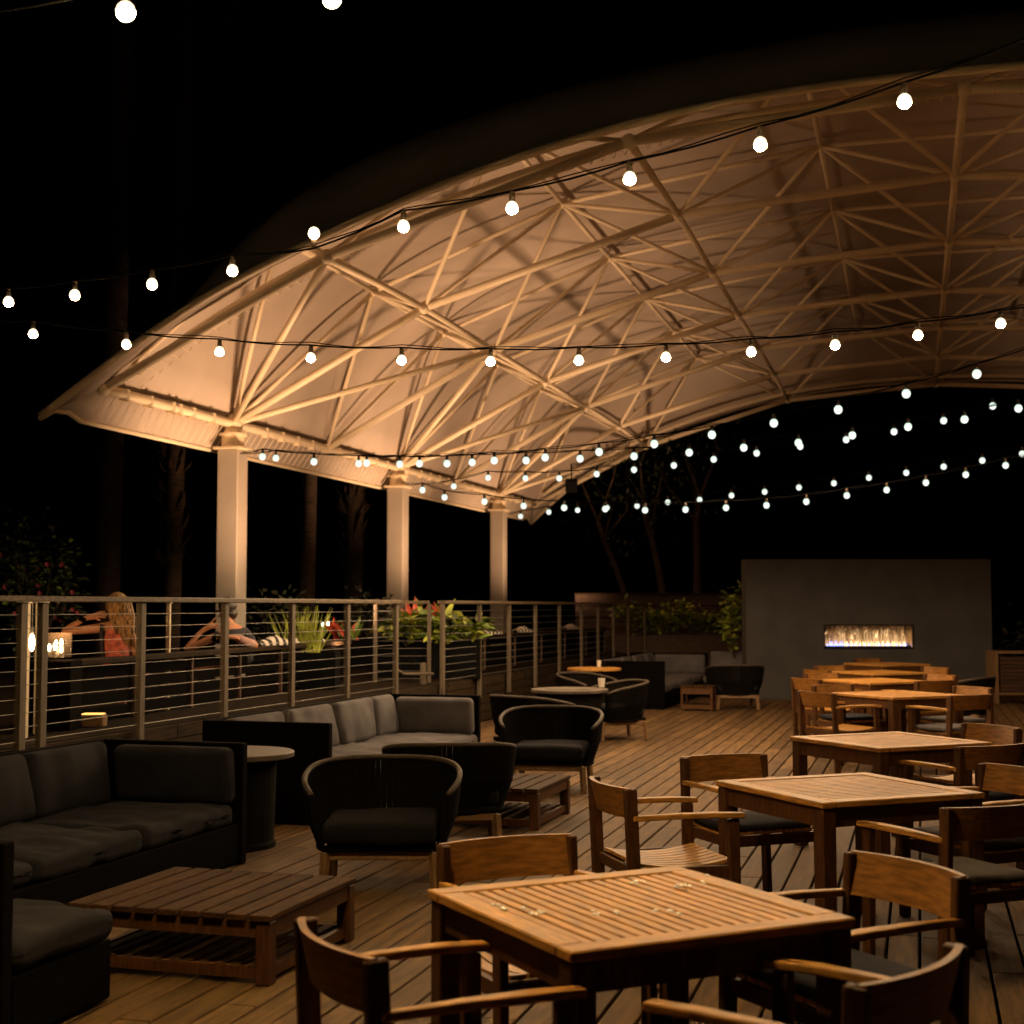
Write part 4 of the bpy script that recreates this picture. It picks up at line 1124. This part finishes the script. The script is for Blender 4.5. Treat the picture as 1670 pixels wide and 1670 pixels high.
# garden globes
for i, (x, y, lab) in enumerate(((528, 1019, 'small pale garden globe light, left one of the three dots behind the grass'), (536, 1017, 'small pale garden globe light, middle one of the three dots behind the grass'), (585, 1018, 'small pale garden globe light, right one of the three dots, nearest to the shrub'))):
    p = at(x, y, 30); r = empty('garden_light', (p.x, 30, TZ), 0, lab, 'garden light', 'garden globe lights')
    g = MB(); g.ball((0, 0, p.z - TZ), .04, 12, 8); g.build('globe', M['globe'], r)
    g = MB(); g.tube([(0, 0, 0), (0, 0, p.z - TZ - .045)], .015, 6); g.build('stake', M['black'], r)

# ------------------------------------------------------------------ people (skinned figures)
def skin_fig(name, verts, edges, rad, m_, parent, root=0, sub=2):
    me = bpy.data.meshes.new(name); me.from_pydata([tuple(v) for v in verts], edges, []); me.materials.append(m_)
    o = bpy.data.objects.new(name, me); COL.objects.link(o); o.parent = parent
    md = o.modifiers.new('skin', 'SKIN'); md.use_smooth_shade = True
    lay = me.skin_vertices[0] if me.skin_vertices else None
    if lay is None:
        import bmesh
        bm = bmesh.new(); bm.from_mesh(me); bm.verts.layers.skin.verify(); bm.to_mesh(me); bm.free(); lay = me.skin_vertices[0]
    for i, r_ in enumerate(rad):
        lay.data[i].radius = (r_, r_) if not isinstance(r_, tuple) else r_
        lay.data[i].use_root = (i == root)
    s = o.modifiers.new('sub', 'SUBSURF'); s.levels = sub; s.render_levels = sub
    return o
# woman, back to us
Yw = 13.3
def wp(x, y, dy=0): 
    q = at(x, y, Yw + dy); return q - Vector((wo.x, wo.y, 0))
wo = Vector((at(190, 1060, Yw).x, Yw, 0))
pr = empty('person', wo, 0, 'woman in a coral sleeveless top seen from behind, left elbow raised, hand in her hair', 'person')
v = []; e = []; rd = []
def addv(p, r_, par=None):
    v.append(p); rd.append(r_)
    if par is not None: e.append((par, len(v) - 1))
    return len(v) - 1
pel = addv(Vector((0, .02, .98)), (.15, .12))
wst = addv(Vector((-.01, .02, 1.16)), (.115, .09), pel)
ch = addv(Vector((0.01, .0, 1.34)), (.16, .105), wst)
nk0 = addv(wp(192, 1024), .072, ch)
nk1 = addv(wp(192, 1009), .045, nk0)
hd0 = addv(wp(191, 999, .02), .072, nk1)
hd1 = addv(wp(190, 985, .02), .088, hd0)
hd2 = addv(wp(190, 976, .02), .06, hd1)
ls = addv(wp(168, 1024), .050, nk0)
el = addv(wp(100, 1031, -.05), .034, ls)
wr_ = addv(wp(136, 1010, .02), .024, el)
hn = addv(wp(152, 1003, .05), .032, wr_)
for (dx, dy) in ((17, -7), (20, -3), (20, 1), (18, 5)):
    f1 = addv(wp(152 + dx * .6, 1003 + dy * .7, .05), .0085, hn); addv(wp(152 + dx * 1.15, 1003 + dy * .8, .06), .007, f1)
t1 = addv(wp(157, 1009, .03), .010, hn); addv(wp(164, 1012, .03), .008, t1)
rs = addv(wp(213, 1034), .052, nk0)
re = addv(wp(222, 1066, .08), .038, rs)
rw = addv(wp(214, 1082, .30), .026, re); rh = addv(wp(208, 1080, .40), .03, rw)
for k in range(4): addv(wp(201 + k * 4, 1079, .50), .0085, rh)
lt = addv(Vector((-.11, .35, .98)), .085, pel); lk = addv(Vector((-.12, .58, 1.0)), .06, lt); lf = addv(Vector((-.12, .6, .74)), .04, lk); addv(Vector((-.12, .75, .70)), .035, lf)
lt = addv(Vector((.11, .35, .98)), .085, pel); lk = addv(Vector((.12, .58, 1.0)), .06, lt); lf = addv(Vector((.12, .6, .74)), .04, lk); addv(Vector((.12, .75, .70)), .035, lf)
body = skin_fig('body', v, e, rd, M['skin'], pr)
v2 = [v[pel], v[wst], v[ch], wp(191, 1030), wp(179, 1026), wp(203, 1031)]
skin_fig('coral_top', v2, [(0, 1), (1, 2), (2, 3), (3, 4), (3, 5)], [(.19, .15), (.165, .12), (.19, .125), (.12, .09), .062, .066], M['coral'], pr)
g = MB(); g.tube([wp(166, 1019, -.09), wp(165, 1040, -.15), wp(167, 1076, -.16)], .016, 6); g.build('black_strap', M['shirtd'], pr)
g = MB(); g.tube([wp(132, 1014, .01), wp(137, 1007, .02)], .032, 12); g.build('wrist_watch', M['black'], pr)
# hair: cap plus long strands
g = MB(); g.ball(wp(191, 986, .0), .108, 18, 14, (.95, 1.0, 1.08))
random.seed(4)
for k in range(70):
    t = random.random(); x0 = 176 + 34 * t; 
    a = wp(x0, 976 + random.uniform(-4, 8), -.03 - .06 * math.sin(PI * t)); 
    b = wp(x0 + 2 + 6 * t, 1006, -.09 - .03 * math.sin(PI * t)); c = wp(188 + 28 * t + random.uniform(-2, 2), 1030 + random.uniform(-4, 4), -.15); d = wp(200 + 18 * t + random.uniform(-2, 2), 1046 + random.uniform(-7, 7) + 6 * t, -.17)
    g.tube([a, b, c, d] if t >= .3 else [a, b, c], ([.014, .015, .012, .004] if t >= .3 else [.012, .012, .004]), 5)
g.build('hair', M['hair'], pr)
# nose, eyes and ears of the turned-away face
g = MB(); g.ball(wp(190, 988, .115), .014, 8, 6, (1, 1.2, 1.4)); g.ball(wp(183, 986, .10), .011, 8, 6); g.ball(wp(197, 986, .10), .011, 8, 6); g.ball(wp(174, 989, .03), .02, 8, 6, (.5, 1, 1.4)); g.build('face_features', M['skin'], pr)

# second person, profile to the left, chin on hand
Ym = 16.1
mo = Vector((at(372, 1050, Ym).x, Ym, 0))
def mp_(x, y, dy=0):
    q = at(x, y, Ym + dy); return q - Vector((mo.x, mo.y, 0))
pm = empty('person', mo, 0, 'dark-haired person in a dark shirt behind a railing post, leaning on a raised forearm', 'person')
v = []; e = []; rd = []
pel = addv(Vector((.18, .05, .98)), (.15, .13))
wst = addv(Vector((.14, .04, 1.14)), (.13, .11), pel)
ch = addv(mp_(384, 1046), (.15, .12), wst)
nk0 = addv(mp_(378, 1026), .08, ch)
nk1 = addv(mp_(373, 1016), .05, nk0)
h0 = addv(mp_(368, 1006), .068, nk1); h1 = addv(mp_(368, 992), .088, h0); h2 = addv(mp_(368, 983), .06, h1)
ls = addv(mp_(362, 1034, -.1), .055, nk0)
le = addv(mp_(300, 1062, -.1), .040, ls)   # elbow on the bench back
lw = addv(mp_(328, 1030, -.06), .027, le); lh = addv(mp_(343, 1021, -.04), .033, lw)
for (dx, dy) in ((12, -5), (14, -2), (14, 1), (12, 4)):
    f1 = addv(mp_(343 + dx * .5, 1021 + dy * .7, -.04), .0095, lh); addv(mp_(343 + dx, 1020 + dy, -.03), .008, f1)
t1 = addv(mp_(346, 1013, -.05), .011, lh); addv(mp_(351, 1008, -.05), .009, t1)
rs = addv(mp_(398, 1032, .05), .055, nk0); re = addv(mp_(418, 1056, 0), .042, rs); rw = addv(mp_(385, 1040, -.2), .03, re); rh = addv(mp_(372, 1038, -.24), .034, rw)
for k in range(4): addv(mp_(362, 1034 + k * 3, -.25), .0095, rh)
for sx in (-.05, .16):
    a_ = addv(Vector((-.25, sx, .96)), .085, pel); b_ = addv(Vector((-.42, sx, .97)), .06, a_); c_ = addv(Vector((-.42, sx, .75)), .045, b_); addv(Vector((-.56, sx, .70)), .035, c_)
skin_fig('body', v, e, rd, M['skin2'], pm)
skin_fig('dark_shirt', [v[pel], v[wst], v[ch], v[nk0], mp_(362, 1034, -.1), mp_(398, 1032, .05), mp_(345, 1046, -.1), mp_(414, 1050, 0)], [(0, 1), (1, 2), (2, 3), (3, 4), (3, 5), (4, 6), (5, 7)],
         [(.17, .15), (.15, .125), (.165, .135), .078, .072, .072, .058, .060], M['shirtd'], pm)
g = MB(); g.tube([mp_(412, 1052, -.02), mp_(398, 1046, -.1), mp_(388, 1041, -.17)], [.058, .052, .045], 14); g.build('pale_cuff', M['shirtp'], pm)
g = MB(); g.ball(mp_(371, 988, .02), .105, 16, 12, (1.0, .95, 1.0)); g.ball(mp_(377, 1000, .02), .075, 12, 8); g.build('hair', M['hair2'], pm)
g = MB(); g.ball(mp_(354, 997), .016, 8, 6, (1.5, .8, 1.2)); g.ball(mp_(357, 991, -.035), .01, 8, 6); g.ball(mp_(357, 1005), .012, 8, 6, (1, 1.6, .7)); g.ball(mp_(371, 997, -.085), .02, 8, 6, (1, .5, 1.4)); g.build('face_features', M['skin2'], pm)

# ------------------------------------------------------------------ palms and trees in the dark
def palm(label, x, Y, w, boots=False, seed=1, ht=13):
    p = at(x, 975, Y); random.seed(seed); r = empty('palm_tree', (p.x, Y, TZ - .6), 0, label, 'palm tree', 'palms behind the terrace')
    g = MB(); n = 60; pts = [(.15 * math.sin(i / n * 1.2), 0, ht * i / n) for i in range(n + 1)]
    g.tube(pts, [w / 2 * (1.12 - .2 * i / n + (.03 if i % 2 else 0)) for i in range(n + 1)], 18); g.build('trunk', M['bark'], r)
    if boots:
        g = MB()
        for i in range(150):
            z = random.uniform(2.2, 6.5); a = random.uniform(0, 2 * PI); rr = w / 2
            d = Vector((math.cos(a), math.sin(a), random.uniform(.7, 1.6))).normalized()
            q = Vector((math.cos(a) * rr * .9, math.sin(a) * rr * .9, z)); L = random.uniform(.18, .38)
            g.leaf(q, d, L, .10, Vector((math.cos(a), math.sin(a), .3)), fold=.5, droop=-.1, seg=3)
        g.build('old_leaf_bases', M['bark'], r)
    g = MB()
    for k in range(16):
        a = k * 2.4; d = Vector((math.cos(a), math.sin(a), .5)); 
        pts = [Vector((.15, 0, ht)) + Vector((d.x * t * 2.6, d.y * t * 2.6, 1.1 * t - 2.2 * t * t)) for t in [j / 7 for j in range(8)]]
        g.tube(pts, [.03 * (1 - j / 9) for j in range(8)], 5)
        for j in range(1, 8):
            for s in (-1, 1):
                for q in range(3):
                    side = Vector((-d.y, d.x, 0)) * s; g.leaf(pts[j] + (pts[j - 1] - pts[j]) * q / 3, side + d * .5 - Vector((0, 0, .4)), .6, .04, (0, 0, 1), seg=2)
    g.build('crown', M['leafd'], r)
palm('tall smooth palm trunk rising behind the railing, far left', 172, 24, .37, False, 1)
palm('shaggy palm trunk with old leaf stubs, between the smooth trunk and the first column', 279, 23, .24, True, 2)
palm('slim dark palm trunk right of the first column', 498, 27, .27, False, 3)
palm('barely visible palm trunk left of the second column', 574, 30, .34, True, 4)
def tree(label, pts, Y, seed, r0=.10):
    random.seed(seed); p0 = at(pts[0][0], pts[0][1], Y); r = empty('tree', (p0.x, Y, -.45), 0, label, 'tree', 'thin trees behind the far screen')
    P = [at(x, y, Y) - Vector((p0.x, Y, -.45)) for x, y in pts]
    P = [Vector((P[0].x - .1, 0, 0))] + P
    g = MB(); g.tube(P, [r0 * (1 - .6 * i / len(P)) for i in range(len(P))], 8)
    tips = [P[-1]]
    for k in range(4):
        a = P[-1 - (k % 2)]; b = a + Vector((random.uniform(-.7, .7), random.uniform(-.4, .4), random.uniform(.7, 1.5))); c = b + Vector((random.uniform(-.6, .6), random.uniform(-.4, .4), random.uniform(.6, 1.3)))
        g.tube([a, b, c], [r0 * .4, r0 * .25, r0 * .08], 6); tips += [b, c]
    g.build('trunk', M['bark2'], r)
    g = MB()
    for q in tips:
        for i in range(50):
            d = Vector([random.gauss(0, .45) for _ in range(3)]); g.leaf(q + d, d + Vector((0, 0, .2)), .16, .06, (random.uniform(-1, 1), 0, 1), seg=2)
    g.build('crown', M['leafd'], r)
tree('thin leaning tree trunk above the far railing end, leftmost of three', [(1020, 972), (1005, 930), (985, 880), (975, 850)], 37, 1, .09)
tree('thin slightly curved tree trunk above the far planter, middle of three', [(1082, 972), (1072, 920), (1060, 870), (1050, 835)], 37, 2, .11)
tree('straight forked tree trunk just left of the fireplace wall', [(1137, 972), (1137, 920), (1135, 850), (1142, 810)], 37, 3, .12)

for L in bpy.data.lights: L.use_shadow = True
